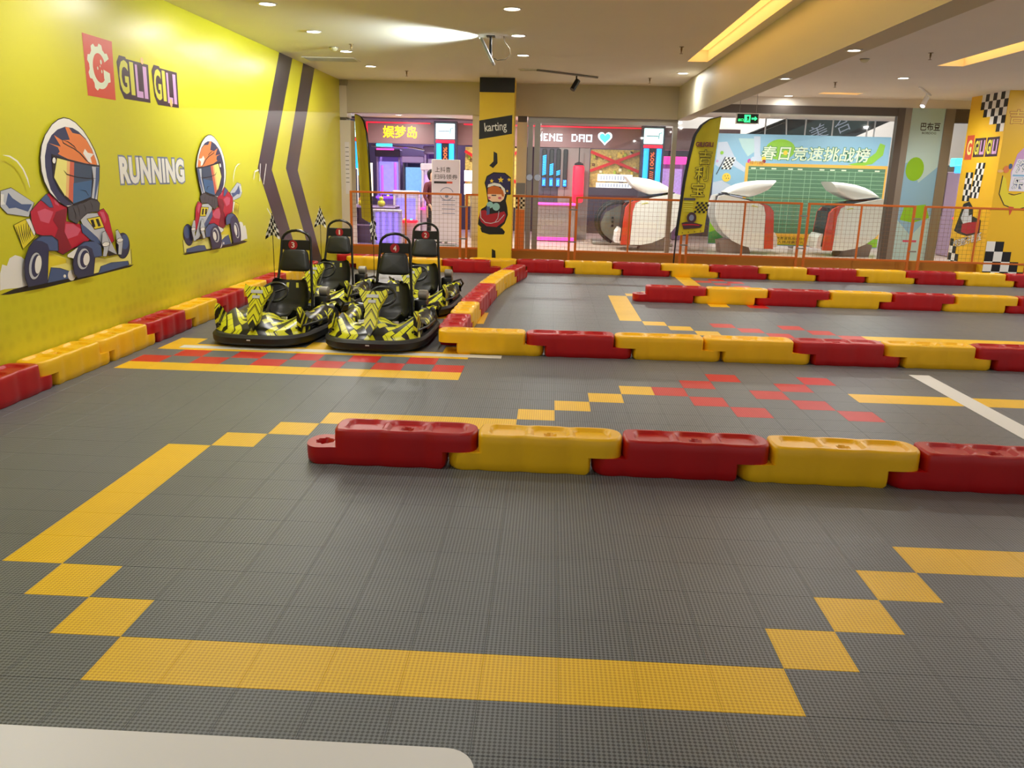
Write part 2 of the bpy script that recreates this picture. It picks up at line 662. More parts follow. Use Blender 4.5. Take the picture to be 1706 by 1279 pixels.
RACER = [['white',[[3.301,0.819],[3.335,0.877],[3.382,0.862],[3.42,0.91],[3.486,0.927],[3.551,0.908],[3.589,0.883],[3.594,0.687],[3.327,0.706],[3.278,0.703]]],['ink',[[3.272,0.674],[3.423,0.693],[3.561,0.697],[4.201,0.703],[5.149,0.687],[5.086,0.672],[4.46,0.662],[3.79,0.655],[3.368,0.664]]],['ink',[[3.831,0.927],[4.018,0.87],[4.174,0.825],[4.485,0.829],[4.682,0.784],[4.936,0.79],[5.125,0.829],[5.118,0.697],[4.417,0.675],[3.79,0.689]]],['cream',[[3.838,0.925],[4.026,0.868],[4.182,0.824],[4.479,0.825],[4.673,0.784],[4.926,0.79],[5.114,0.829],[5.107,0.698],[4.418,0.68],[3.797,0.691]]],['yellow',[[3.85,0.919],[4.025,0.863],[4.101,0.838],[4.096,0.809],[3.895,0.801],[3.817,0.697]]],['ink',[[3.887,0.797],[4.008,0.779],[4.142,0.737],[4.172,0.683],[3.82,0.685]]],['steel',[[3.893,0.794],[4.008,0.774],[4.134,0.737],[4.164,0.686],[3.826,0.687]]],['ink',[[4.536,0.674],[4.586,0.731],[4.759,0.745],[5.052,0.73],[5.065,0.692],[4.805,0.679]]],['steel',[[4.544,0.675],[4.595,0.73],[4.763,0.741],[5.042,0.729],[5.054,0.693],[4.803,0.684]]],['white',[[4.203,0.7],[4.198,0.687],[4.188,0.677],[4.174,0.669],[4.158,0.665],[4.141,0.665],[4.125,0.669],[4.111,0.677],[4.101,0.687],[4.096,0.7],[4.096,0.713],[4.101,0.725],[4.111,0.736],[4.124,0.744],[4.14,0.748],[4.157,0.748],[4.173,0.745],[4.187,0.737],[4.197,0.726],[4.203,0.714]]],['white',[[4.07,0.709],[4.069,0.705],[4.065,0.702],[4.061,0.699],[4.056,0.698],[4.05,0.698],[4.044,0.7],[4.04,0.702],[4.036,0.705],[4.034,0.709],[4.034,0.713],[4.036,0.717],[4.039,0.72],[4.044,0.722],[4.049,0.724],[4.055,0.724],[4.06,0.722],[4.065,0.72],[4.068,0.717],[4.07,0.713]]],['ink',[[5.104,0.86],[5.089,0.824],[5.064,0.794],[5.032,0.772],[4.996,0.759],[4.959,0.757],[4.924,0.766],[4.895,0.785],[4.873,0.811],[4.86,0.844],[4.86,0.88],[4.874,0.915],[4.898,0.945],[4.929,0.967],[4.964,0.98],[5.0,0.983],[5.035,0.975],[5.066,0.958],[5.089,0.931],[5.103,0.898]]],['navy',[[5.09,0.861],[5.079,0.828],[5.057,0.8],[5.028,0.778],[4.995,0.766],[4.96,0.764],[4.928,0.772],[4.901,0.79],[4.881,0.816],[4.872,0.846],[4.872,0.879],[4.884,0.911],[4.904,0.939],[4.932,0.961],[4.965,0.974],[4.999,0.977],[5.032,0.969],[5.06,0.952],[5.08,0.926],[5.091,0.895]]],['steel',[[5.088,0.895],[5.081,0.875],[5.068,0.857],[5.05,0.844],[5.029,0.836],[5.008,0.835],[4.987,0.84],[4.97,0.851],[4.958,0.866],[4.952,0.885],[4.952,0.905],[4.959,0.925],[4.972,0.942],[4.989,0.956],[5.01,0.964],[5.031,0.965],[5.052,0.961],[5.069,0.95],[5.082,0.934],[5.088,0.915]]],['ink',[[3.407,1.372],[3.527,1.392],[3.775,1.279],[3.69,1.181],[3.449,1.213],[3.384,1.266]]],['pale',[[3.411,1.369],[3.527,1.388],[3.768,1.28],[3.685,1.184],[3.453,1.216],[3.39,1.266]]],['steel',[[3.489,1.358],[3.53,1.318],[3.623,1.274],[3.741,1.27],[3.685,1.219],[3.551,1.253],[3.476,1.25],[3.447,1.28]]],['white',[[3.407,1.351],[3.441,1.346],[3.426,1.301],[3.441,1.28],[3.392,1.276]]],['ink',[[3.502,1.135],[3.655,1.173],[3.75,1.041],[3.577,0.959]]],['yellow',[[3.507,1.133],[3.654,1.169],[3.743,1.043],[3.579,0.963]]],['ink',[[3.523,1.121],[3.542,1.056],[3.565,0.987],[3.567,0.987],[3.55,1.058],[3.526,1.122]]],['ink',[[3.553,1.127],[3.562,1.058],[3.584,0.995],[3.586,0.995],[3.571,1.059],[3.556,1.127]]],['ink',[[3.583,1.132],[3.583,1.06],[3.603,1.003],[3.605,1.003],[3.592,1.061],[3.586,1.133]]],['ink',[[3.614,1.138],[3.604,1.062],[3.622,1.011],[3.624,1.011],[3.613,1.062],[3.616,1.138]]],['ink',[[3.644,1.144],[3.625,1.064],[3.641,1.019],[3.643,1.019],[3.634,1.064],[3.647,1.144]]],['ink',[[3.675,1.15],[3.647,1.066],[3.66,1.027],[3.663,1.027],[3.655,1.065],[3.678,1.15]]],['ink',[[3.706,1.156],[3.668,1.068],[3.679,1.036],[3.682,1.036],[3.677,1.067],[3.709,1.155]]],['ink',[[3.642,1.17],[3.689,1.174],[3.745,1.073],[3.723,1.041]]],['white',[[3.645,1.167],[3.689,1.17],[3.742,1.076],[3.722,1.045]]],['ink',[[3.701,1.22],[3.813,1.284],[3.992,1.364],[4.057,1.321],[4.086,1.264],[4.182,1.237],[4.146,1.127],[4.33,1.097],[4.512,0.977],[4.385,0.934],[4.204,0.911],[4.053,0.875],[3.977,0.907],[3.953,1.0],[3.739,1.058],[3.703,1.143]]],['red',[[3.709,1.218],[3.818,1.28],[3.993,1.359],[4.056,1.315],[4.085,1.258],[4.177,1.232],[4.136,1.125],[4.319,1.097],[4.501,0.98],[4.376,0.938],[4.2,0.917],[4.052,0.881],[3.979,0.913],[3.957,1.005],[3.748,1.059],[3.712,1.142]]],['pink',[[3.788,1.216],[3.887,1.234],[3.988,1.206],[3.915,1.122],[3.814,1.146]]],['pink',[[4.133,1.108],[4.234,1.1],[4.337,1.054],[4.281,1.008],[4.13,0.99],[4.107,1.04]]],['pink',[[4.006,1.328],[4.054,1.304],[4.069,1.247],[4.022,1.26]]],['maroon',[[3.957,1.005],[4.027,1.08],[3.971,1.145],[4.021,1.204],[4.166,1.227],[4.125,1.12],[4.102,1.052],[4.179,0.919],[4.052,0.881],[3.99,0.912]]],['ink',[[3.839,1.3],[3.922,1.341],[3.962,1.309],[3.995,1.237],[3.943,1.238],[3.886,1.274]]],['steel',[[3.844,1.299],[3.922,1.338],[3.958,1.307],[3.991,1.239],[3.941,1.241],[3.892,1.276]]],['ink',[[4.6,1.186],[4.707,1.205],[4.772,1.146],[4.832,0.923],[4.748,0.888],[4.687,0.997],[4.636,1.095]]],['red',[[4.604,1.182],[4.707,1.2],[4.768,1.141],[4.828,0.928],[4.747,0.893],[4.689,1.001],[4.644,1.091]]],['pink',[[4.639,1.178],[4.702,1.175],[4.734,1.112],[4.703,1.076]]],['ink',[[4.335,1.129],[4.435,1.177],[4.603,1.172],[4.649,1.096],[4.862,0.802],[4.737,0.813],[4.564,0.965],[4.388,1.043]]],['pale',[[4.342,1.126],[4.438,1.172],[4.601,1.168],[4.644,1.091],[4.856,0.807],[4.733,0.818],[4.564,0.97],[4.396,1.043]]],['ink',[[4.333,1.102],[4.398,1.072],[4.571,0.968],[4.647,0.876],[4.47,0.952],[4.343,1.028]]],['steel',[[4.337,1.099],[4.401,1.069],[4.564,0.97],[4.642,0.879],[4.469,0.955],[4.349,1.027]]],['ink',[[4.428,1.133],[4.636,1.145],[4.69,1.045],[4.532,1.037]]],['yellow',[[4.439,1.129],[4.629,1.139],[4.679,1.05],[4.536,1.044]]],['ink',[[4.482,1.118],[4.528,1.121],[4.549,1.06],[4.509,1.057]]],['ink',[[4.561,1.123],[4.605,1.124],[4.633,1.062],[4.591,1.06]]],['ink',[[4.176,1.227],[4.301,1.288],[4.378,1.26],[4.441,1.27],[4.584,1.307],[4.655,1.246],[4.627,1.18],[4.523,1.181],[4.445,1.172],[4.344,1.132],[4.276,1.097],[4.171,1.14]]],['glove',[[4.186,1.226],[4.307,1.283],[4.381,1.254],[4.438,1.264],[4.576,1.302],[4.644,1.244],[4.616,1.182],[4.512,1.184],[4.439,1.177],[4.348,1.137],[4.281,1.102],[4.18,1.142]]],['ink',[[4.304,1.25],[4.325,1.202],[4.329,1.156],[4.332,1.156],[4.336,1.203],[4.307,1.251]]],['ink',[[4.4,1.247],[4.42,1.216],[4.422,1.187],[4.425,1.187],[4.431,1.218],[4.404,1.248]]],['ink',[[4.504,1.268],[4.524,1.231],[4.524,1.195],[4.528,1.195],[4.535,1.232],[4.507,1.268]]],['ink',[[4.247,1.229],[4.268,1.181],[4.271,1.135],[4.274,1.135],[4.279,1.182],[4.25,1.23]]],['ink',[[3.959,1.343],[3.902,1.424],[3.88,1.501],[3.885,1.6],[3.918,1.688],[3.979,1.767],[4.083,1.848],[4.17,1.889],[4.248,1.907],[4.325,1.903],[4.406,1.881],[4.506,1.827],[4.584,1.757],[4.652,1.677],[4.695,1.592],[4.705,1.548],[4.672,1.43],[4.614,1.269],[4.539,1.285],[4.398,1.265],[4.259,1.243],[4.176,1.231],[4.065,1.273]]],['white',[[3.966,1.348],[3.912,1.428],[3.891,1.503],[3.895,1.6],[3.927,1.686],[3.986,1.763],[4.087,1.843],[4.172,1.882],[4.248,1.9],[4.324,1.896],[4.403,1.874],[4.5,1.82],[4.575,1.752],[4.639,1.674],[4.681,1.591],[4.692,1.549],[4.661,1.434],[4.608,1.275],[4.533,1.291],[4.396,1.271],[4.259,1.25],[4.178,1.238],[4.069,1.279]]],['navy',[[3.975,1.372],[3.946,1.46],[3.938,1.536],[3.949,1.611],[3.992,1.699],[4.062,1.766],[4.148,1.811],[4.252,1.837],[4.354,1.833],[4.433,1.811],[4.532,1.758],[4.606,1.679],[4.648,1.603],[4.665,1.555],[4.494,1.559],[4.245,1.59],[4.044,1.624],[4.032,1.46],[4.083,1.371],[4.17,1.301],[4.242,1.247],[4.138,1.245],[4.048,1.293]]],['ink',[[4.038,1.622],[4.114,1.613],[4.093,1.548],[4.04,1.504],[4.029,1.548]]],['orange',[[4.252,1.834],[4.302,1.835],[4.346,1.796],[4.451,1.789],[4.534,1.75],[4.605,1.673],[4.656,1.585],[4.656,1.557],[4.495,1.567],[4.247,1.597],[4.117,1.632],[4.144,1.649],[4.127,1.681],[4.009,1.708],[4.167,1.687],[4.092,1.769],[4.192,1.734],[4.299,1.743]]],['white',[[4.499,1.681],[4.538,1.652],[4.626,1.643],[4.571,1.613],[4.585,1.568],[4.529,1.583],[4.467,1.646]]],['ink',[[4.191,1.736],[4.199,1.712],[4.262,1.693],[4.34,1.673],[4.417,1.642],[4.494,1.591],[4.559,1.559],[4.563,1.56],[4.507,1.597],[4.429,1.648],[4.349,1.68],[4.27,1.7],[4.21,1.718],[4.195,1.737]]],['ink',[[4.201,1.737],[4.268,1.723],[4.343,1.692],[4.385,1.667],[4.385,1.667],[4.353,1.698],[4.275,1.729],[4.201,1.737]]],['ink',[[4.032,1.629],[4.246,1.595],[4.494,1.56],[4.7,1.555],[4.677,1.446],[4.614,1.271],[4.522,1.284],[4.258,1.243],[4.164,1.294],[4.074,1.365],[4.022,1.46]]],['cream',[[4.1,1.601],[4.244,1.582],[4.182,1.346],[4.153,1.318],[4.09,1.387],[4.034,1.46]]],['peach',[[4.228,1.584],[4.276,1.578],[4.202,1.3],[4.161,1.318]]],['visred',[[4.268,1.579],[4.329,1.572],[4.253,1.264],[4.194,1.3]]],['visor',[[4.324,1.572],[4.581,1.547],[4.517,1.304],[4.398,1.283],[4.252,1.258]]],['visor2',[[4.282,1.413],[4.555,1.435],[4.517,1.304],[4.397,1.281],[4.248,1.258]]],['pale',[[4.576,1.544],[4.685,1.541],[4.665,1.446],[4.604,1.28],[4.524,1.294],[4.582,1.435]]],['steel',[[4.634,1.54],[4.685,1.539],[4.661,1.434],[4.577,1.285],[4.559,1.288],[4.61,1.434]]],['ink',[[4.161,1.518],[4.201,1.479],[4.343,1.456],[4.494,1.446],[4.654,1.449],[4.654,1.449],[4.496,1.453],[4.347,1.462],[4.208,1.485],[4.161,1.518]]],['ink',[[4.081,1.583],[4.077,1.575],[4.071,1.568],[4.064,1.562],[4.057,1.559],[4.049,1.558],[4.041,1.559],[4.035,1.562],[4.03,1.567],[4.027,1.574],[4.027,1.583],[4.03,1.591],[4.036,1.598],[4.043,1.604],[4.051,1.607],[4.058,1.608],[4.066,1.607],[4.072,1.604],[4.077,1.599],[4.081,1.592]]],['white',[[4.075,1.583],[4.073,1.577],[4.068,1.57],[4.063,1.565],[4.056,1.562],[4.049,1.561],[4.043,1.562],[4.038,1.565],[4.034,1.57],[4.032,1.576],[4.032,1.583],[4.035,1.589],[4.039,1.596],[4.045,1.601],[4.051,1.604],[4.058,1.605],[4.064,1.604],[4.07,1.601],[4.073,1.596],[4.075,1.59]]],['ink',[[4.369,1.359],[4.44,1.351],[4.479,1.314],[4.482,1.315],[4.447,1.355],[4.369,1.361]]],['ink',[[3.539,0.831],[3.56,0.896],[3.619,0.97],[3.684,1.015],[3.773,1.044],[3.916,1.036],[3.994,0.995],[3.988,0.914],[3.858,0.926],[3.798,0.685],[3.56,0.686],[3.536,0.755]]],['navy',[[3.546,0.834],[3.569,0.896],[3.624,0.966],[3.686,1.009],[3.771,1.039],[3.91,1.031],[3.986,0.992],[3.979,0.913],[3.85,0.924],[3.797,0.691],[3.563,0.691],[3.542,0.759]]],['steel',[[3.715,1.012],[3.793,1.035],[3.928,1.023],[3.98,0.981],[3.971,0.916],[3.866,0.93],[3.852,0.974],[3.786,1.002]]],['ink',[[3.746,0.817],[3.732,0.791],[3.713,0.769],[3.693,0.751],[3.671,0.739],[3.65,0.733],[3.63,0.733],[3.613,0.74],[3.599,0.753],[3.59,0.771],[3.586,0.793],[3.587,0.818],[3.594,0.845],[3.608,0.87],[3.626,0.892],[3.646,0.91],[3.667,0.923],[3.689,0.929],[3.709,0.929],[3.726,0.923],[3.74,0.911],[3.75,0.893],[3.754,0.87],[3.753,0.845]]],['pale',[[3.739,0.818],[3.727,0.794],[3.71,0.773],[3.691,0.755],[3.671,0.743],[3.651,0.737],[3.631,0.738],[3.615,0.744],[3.602,0.757],[3.594,0.774],[3.591,0.796],[3.594,0.819],[3.601,0.844],[3.613,0.867],[3.629,0.888],[3.647,0.906],[3.667,0.918],[3.688,0.925],[3.707,0.925],[3.724,0.919],[3.737,0.907],[3.745,0.889],[3.749,0.868],[3.746,0.843]]],['navy',[[3.733,0.823],[3.722,0.802],[3.709,0.784],[3.694,0.769],[3.678,0.759],[3.663,0.753],[3.648,0.753],[3.636,0.758],[3.627,0.769],[3.621,0.783],[3.62,0.801],[3.622,0.821],[3.629,0.842],[3.639,0.862],[3.651,0.88],[3.666,0.895],[3.682,0.905],[3.698,0.911],[3.712,0.912],[3.725,0.907],[3.734,0.897],[3.74,0.882],[3.742,0.864],[3.739,0.844]]],['ink',[[3.751,0.831],[3.739,0.809],[3.725,0.791],[3.71,0.778],[3.695,0.771],[3.682,0.77],[3.67,0.775],[3.662,0.786],[3.658,0.803],[3.658,0.823],[3.663,0.845],[3.675,0.867],[3.688,0.885],[3.703,0.898],[3.718,0.906],[3.732,0.907],[3.743,0.902],[3.751,0.89],[3.756,0.874],[3.756,0.854]]],['white',[[3.746,0.832],[3.736,0.812],[3.724,0.794],[3.71,0.781],[3.696,0.774],[3.683,0.773],[3.672,0.778],[3.665,0.789],[3.662,0.805],[3.663,0.824],[3.668,0.845],[3.678,0.864],[3.69,0.882],[3.703,0.895],[3.718,0.902],[3.731,0.904],[3.742,0.899],[3.749,0.888],[3.752,0.872],[3.751,0.852]]],['ink',[[4.145,0.79],[4.169,0.856],[4.233,0.925],[4.335,0.957],[4.474,0.954],[4.59,0.91],[4.599,0.815],[4.482,0.813],[4.432,0.673],[4.196,0.674],[4.151,0.716]]],['navy',[[4.155,0.791],[4.179,0.854],[4.238,0.92],[4.335,0.951],[4.468,0.949],[4.581,0.907],[4.587,0.815],[4.47,0.814],[4.429,0.679],[4.201,0.679],[4.158,0.72]]],['steel',[[4.269,0.925],[4.361,0.951],[4.513,0.942],[4.586,0.897],[4.579,0.82],[4.471,0.82],[4.448,0.89],[4.373,0.92]]],['ink',[[4.4,0.805],[4.386,0.782],[4.367,0.763],[4.344,0.748],[4.32,0.738],[4.294,0.734],[4.27,0.735],[4.249,0.742],[4.231,0.754],[4.218,0.77],[4.21,0.79],[4.209,0.812],[4.214,0.835],[4.227,0.857],[4.246,0.876],[4.268,0.891],[4.292,0.901],[4.317,0.906],[4.341,0.905],[4.363,0.899],[4.382,0.887],[4.396,0.871],[4.404,0.851],[4.406,0.828]]],['pale',[[4.391,0.806],[4.379,0.785],[4.362,0.767],[4.342,0.753],[4.319,0.743],[4.295,0.739],[4.272,0.74],[4.252,0.746],[4.235,0.758],[4.223,0.774],[4.217,0.792],[4.217,0.813],[4.223,0.834],[4.234,0.854],[4.25,0.872],[4.27,0.886],[4.293,0.897],[4.316,0.901],[4.339,0.901],[4.36,0.895],[4.377,0.883],[4.39,0.868],[4.397,0.849],[4.397,0.828]]],['navy',[[4.385,0.808],[4.375,0.791],[4.362,0.776],[4.346,0.764],[4.328,0.755],[4.31,0.751],[4.293,0.752],[4.278,0.757],[4.265,0.766],[4.257,0.779],[4.252,0.795],[4.253,0.812],[4.258,0.829],[4.267,0.846],[4.28,0.861],[4.296,0.873],[4.313,0.882],[4.331,0.886],[4.349,0.886],[4.364,0.881],[4.377,0.872],[4.386,0.859],[4.39,0.843],[4.39,0.826]]],['ink',[[4.398,0.806],[4.388,0.789],[4.374,0.776],[4.359,0.766],[4.342,0.761],[4.326,0.761],[4.313,0.766],[4.302,0.776],[4.295,0.789],[4.292,0.804],[4.295,0.822],[4.305,0.838],[4.318,0.851],[4.334,0.861],[4.35,0.866],[4.366,0.866],[4.38,0.862],[4.391,0.852],[4.399,0.839],[4.401,0.823]]],['white',[[4.392,0.807],[4.384,0.792],[4.372,0.779],[4.358,0.77],[4.343,0.765],[4.328,0.765],[4.315,0.77],[4.305,0.778],[4.299,0.791],[4.298,0.805],[4.302,0.821],[4.31,0.835],[4.321,0.848],[4.335,0.857],[4.35,0.862],[4.365,0.863],[4.378,0.858],[4.388,0.849],[4.394,0.837],[4.395,0.822]]],['ink',[[4.082,0.874],[4.247,0.921],[4.165,0.834],[4.079,0.856]]],['white',[[4.088,0.874],[4.242,0.919],[4.163,0.838],[4.084,0.857]]],['ink',[[4.627,1.013],[4.674,1.022],[4.736,0.913],[4.654,0.804],[4.599,0.809],[4.625,0.876],[4.592,0.915]]],['pale',[[4.628,1.008],[4.673,1.018],[4.726,0.913],[4.653,0.809],[4.601,0.814],[4.628,0.881],[4.601,0.914]]],['ink',[[4.841,1.014],[4.88,1.02],[4.959,0.926],[4.902,0.793],[4.85,0.802],[4.87,0.881],[4.834,0.908]]],['pale',[[4.843,1.009],[4.879,1.014],[4.95,0.924],[4.901,0.799],[4.851,0.807],[4.871,0.886],[4.844,0.907]]],['ink',[[4.727,0.911],[4.722,0.902],[4.707,0.894],[4.681,0.889],[4.651,0.888],[4.624,0.892],[4.606,0.899],[4.599,0.908],[4.603,0.916],[4.618,0.924],[4.643,0.929],[4.673,0.93],[4.7,0.926],[4.719,0.919]]],['white',[[4.719,0.911],[4.715,0.903],[4.7,0.896],[4.678,0.892],[4.653,0.892],[4.629,0.895],[4.613,0.9],[4.606,0.908],[4.61,0.915],[4.624,0.922],[4.646,0.926],[4.671,0.927],[4.695,0.924],[4.712,0.918]]],['ink',[[4.957,0.927],[4.954,0.919],[4.94,0.912],[4.917,0.907],[4.889,0.906],[4.864,0.91],[4.848,0.916],[4.841,0.924],[4.845,0.932],[4.858,0.939],[4.881,0.944],[4.909,0.944],[4.933,0.941],[4.95,0.934]]],['white',[[4.95,0.927],[4.946,0.92],[4.933,0.914],[4.913,0.91],[4.891,0.91],[4.87,0.912],[4.855,0.917],[4.849,0.924],[4.852,0.931],[4.865,0.936],[4.884,0.94],[4.907,0.941],[4.928,0.938],[4.943,0.933]]],['ink',[[4.677,0.807],[4.826,0.806],[4.686,0.857]]],['white',[[3.45,1.608],[3.517,1.597],[3.59,1.567],[3.646,1.515],[3.68,1.451],[3.704,1.389],[3.708,1.39],[3.697,1.454],[3.661,1.52],[3.603,1.575],[3.525,1.607],[3.451,1.61]]]]

# ================================================================== THE SETTING
# ------------------------------------------------------------------ floor of moulded tiles
yellow_tiles, red_tiles = set(), set()
yellow_tiles |= {(i, 0) for i in range(0, 9)} | {(-1, 1), (-2, 2)} | {(-3, j) for j in range(3, 9)} | {(-2, 9), (-1, 10)}
yellow_tiles |= {(i, 11) for i in range(0, 5)} | {(5, 12), (6, 13), (7, 14), (8, 15)}
yellow_tiles |= {(9, 1), (10, 2), (11, 3)} | {(i, 4) for i in range(12, 22)} | {(i, 15) for i in range(15, 30)}
red_tiles |= {(9, 15), (10, 16), (11, 17), (10, 14), (11, 13), (12, 15), (13, 16), (14, 17), (13, 14), (14, 13)}
yellow_tiles |= {(i, 16) for i in range(-8, 3)} | {(i, 19) for i in range(-8, 3)} | {(-8, 20), (-3, 20), (2, 20)}
red_tiles |= {(i, 17) for i in range(-8, 3, 2)} | {(i, 18) for i in range(-7, 3, 2)}
yellow_tiles |= {(i, 27) for i in range(-8, 3)} | {(2, 28), (2, 26), (2, 34), (2, 35)}
yellow_tiles |= {(9, j) for j in range(28, 36)} | {(10, 27), (11, 26), (12, 25), (10, 36), (11, 37), (14, 33)}
red_tiles |= {(13, 27), (14, 26), (15, 25), (16, 27), (17, 26), (18, 25), (16, 33), (15, 43), (16, 42), (16, 44), (17, 43), (17, 41)}
yellow_tiles |= {(i, 25) for i in range(19, 34)} | {(14, j) for j in range(41, 46)}

fl = MB()
fl.bbox(-2.6, 11.0, -5.0, 12.7, -0.06, -0.014)
floor = struct('floor', fl, FLOOR_BASE, 'grey interlocking plastic tile floor with yellow and red tile lines')


def tile_geo(cx, cy, sides=True):
    a, b, z1 = T / 2 - 0.0003, T / 2 - 0.0012, -0.0008
    V, Fc = [], []
    for h, z in ((b, 0.0), (a, z1), (a, -0.013)):
        for sx, sy in ((-1, -1), (1, -1), (1, 1), (-1, 1)):
            V.append((cx + sx * h, cy + sy * h, z))
    Fc.append((0, 1, 2, 3))
    for r in range(2 if sides else 1):
        for k in range(4):
            l = (k + 1) % 4
            Fc.append((r * 4 + l, r * 4 + k, (r + 1) * 4 + k, (r + 1) * 4 + l))
    return V, Fc


tile_mesh = {}
for nm, m in (('grey', TILE_GREY), ('yellow', TILE_YEL), ('red', TILE_RED)):
    t_ = MB()
    t_.add(*tile_geo(0, 0))
    tile_mesh[nm] = t_.mesh('floor_tile_' + nm, m, 0)


def view_area(i, j):
    cx, cy = (i + 0.5) * T, (j + 0.5) * T
    d = Vector((cx - CAM_X, cy - CAM_Y, -CAM_H))
    c = CR @ d
    if c.z < 0.3:
        return 0
    px, py = c.x / c.z * F_PX + 853, c.y / c.z * F_PX + 639.5
    if not (-70 < px < 1776 and -40 < py < 1330):
        return 0
    if py > 1195 + px * 0.075 and px < 800:
        return 0
    return 1.0 / c.z ** 3


cells = [(i, j) for i in range(-10, 44) for j in range(-20, 51) if i * T > XW - 0.3]
order = sorted(cells, key=lambda c: -view_area(*c))
near = set(order[:300])
rest = MB()
for (i, j) in cells:
    nm = 'yellow' if (i, j) in yellow_tiles else ('red' if (i, j) in red_tiles else 'grey')
    if (i, j) in near:
        o = bpy.data.objects.new('floor_tile', tile_mesh[nm])
        COL.objects.link(o)
        o.location = ((i + 0.5) * T, (j + 0.5) * T, 0)
        o.parent = floor
    else:
        rest.mi = ('grey', 'yellow', 'red').index(nm)
        rest.add(*tile_geo((i + 0.5) * T, (j + 0.5) * T, False))
tag(rest.build('floor_tile_field', [TILE_GREY, TILE_YEL, TILE_RED], floor, 0), None, None, None, 'stuff')
tp = MB()
tp.bbox(18.05 * T, 18.72 * T, 7.0 * T, 18.9 * T, 0.0, 0.002)
tp.build('floor_tape', TAPE, floor, 0)['label'] = 'white tape strip laid across the yellow line'
tp = MB()
tp.bbox(-7.35 * T, 4.15 * T, 19.28 * T, 19.72 * T, 0.0, 0.002)
tp.build('floor_tape', TAPE, floor, 0)['label'] = 'white start line tape in front of the karts'

mf = MB()
mf.bbox(-12, 20, 12.7, 30, -0.08, -0.004)
MALL_FLOOR = mat('mall_floor_stone', rgb(206, 188, 174), 0.22, noise=0.06, nscale=0.8)
mall_floor = struct('mall_floor', mf, MALL_FLOOR, 'polished beige mall corridor floor beyond the fence')
# seams of the stone slabs
mfs = MB()
for k in range(0, 14):
    mfs.bbox(-12, 20, 13.2 + k * 0.9, 13.206 + k * 0.9, -0.004, -0.003)
mfs.build('slab_joint', mat('slab_joint', rgb(150, 136, 126), 0.6), mall_floor, 0)

# ------------------------------------------------------------------ left wall with its printed film
w = MB()
w.bbox(XW - 0.15, XW, -5.0, 12.9, 0, ZC)
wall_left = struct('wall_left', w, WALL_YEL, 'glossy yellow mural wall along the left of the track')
WP = dict(O=(XW, 0, 0), U=(0, 1, 0), V=(0, 0, 1), N=(1, 0, 0))
p = Print(**WP)
for m, pts in RACER:
    p.poly(m, pts)
p.build('racer_mural', wall_left, 'cartoon kart racer in red suit and big helmet facing right')
p = Print(**WP)
for m, pts in RACER:
    if m == 'white' and pts[0][0] < 3.4 and pts[0][1] > 1.3:
        continue
    p.poly(m, [(11.32 - y, z) for y, z in pts])
for pts in ([(8.30, 1.42), (8.36, 1.52), (8.5, 1.54)], [(8.52, 1.4), (8.58, 1.62)], [(8.66, 1.36), (8.8, 1.62)], [(8.75, 1.05), (8.9, 0.95)]):
    p.stroke('white', pts, 0.02)
p.build('racer_mural', wall_left, 'mirrored cartoon kart racer in red suit facing left')
# logo tile and lettering
p = Print(**WP)
p.poly('logo_red', [(4.65, 2.575), (5.11, 2.575), (5.09, 2.10), (4.65, 2.10)])
cx, cz = 4.87, 2.335
ring = []
for k in range(44):
    a = math.radians(28 + 300 * k / 43)
    ring.append((a, k))
outer = [(cx + math.cos(a) * (0.155 + (0.028 if (k // 3) % 2 == 0 and k < 34 else 0)), cz + math.sin(a) * (0.165 + (0.028 if (k // 3) % 2 == 0 and k < 34 else 0))) for a, k in ring]
inner = [(cx + math.cos(a) * 0.10, cz + math.sin(a) * 0.115) for a, k in reversed(ring)]
p.poly('mint', outer + inner)
p.poly('mint', [(4.93, 2.33), (5.03, 2.31), (5.03, 2.24), (4.95, 2.22), (4.93, 2.26)])
for u, v, r in ((4.90, 2.385, 0.02), (4.84, 2.33, 0.014), (4.90, 2.31, 0.014), (4.88, 2.35, 0.009)):
    p.ell('mint', u, v, r * 0.7, r, 8)
p.build('logo_print', wall_left, 'orange-red square logo with a cream gear shaped like a letter G')
p = Print(**WP)
for u0, u1 in ((5.16, 5.74), (5.80, 6.34)):
    w_ = (u1 - u0)
    p.poly('plum', [(u0, 2.42), (u0 + 0.05, 2.48), (u0 + 0.16, 2.48), (u0 + 0.17, 2.465), (u1, 2.465), (u1 - 0.01, 2.13), (u0 + 0.08, 2.125), (u0 + 0.02, 2.2)])
    p.text('lime', 'G', u0 + 0.03, 2.17, u0 + w_ * 0.33, 2.45, bold=0.03)
    p.text('lime', 'I', u0 + w_ * 0.38, 2.17, u0 + w_ * 0.50, 2.45, bold=0.03)
    p.text('lilac', 'L', u0 + w_ * 0.55, 2.16, u0 + w_ * 0.76, 2.44, bold=0.03)
    p.text('lilac', 'I', u0 + w_ * 0.80, 2.16, u0 + w_ * 0.92, 2.44, bold=0.03)
p.ell('peach', 6.16, 2.165, 0.03, 0.04, 12)
p.ell('peach', 5.62, 2.485, 0.03, 0.03, 12)
p.build('logo_lettering', wall_left, 'GILI GILI lettering in yellow and lilac on dark plum')
p = Print(**WP)
p.text('white', 'RUNNING', 5.05, 1.40, 6.35, 1.635, bold=0.05, outline='bluegrey', obold=0.10, spacing=1.06)
p.build('running_lettering', wall_left, 'white RUNNING lettering with grey blue outline')
for a in ([(9.62, ZC), (10.21, ZC), (9.09, 1.545), (10.34, 0.0), (9.82, 0.0), (8.54, 1.56)], [(10.74, ZC), (11.35, ZC), (10.26, 1.545), (11.50, 0.0), (10.96, 0.0), (9.70, 1.57)]):
    p = Print(**WP)
    p.poly('stripe', a)
    p.build('chevron_stripe', wall_left, 'dark grey chevron stripe')

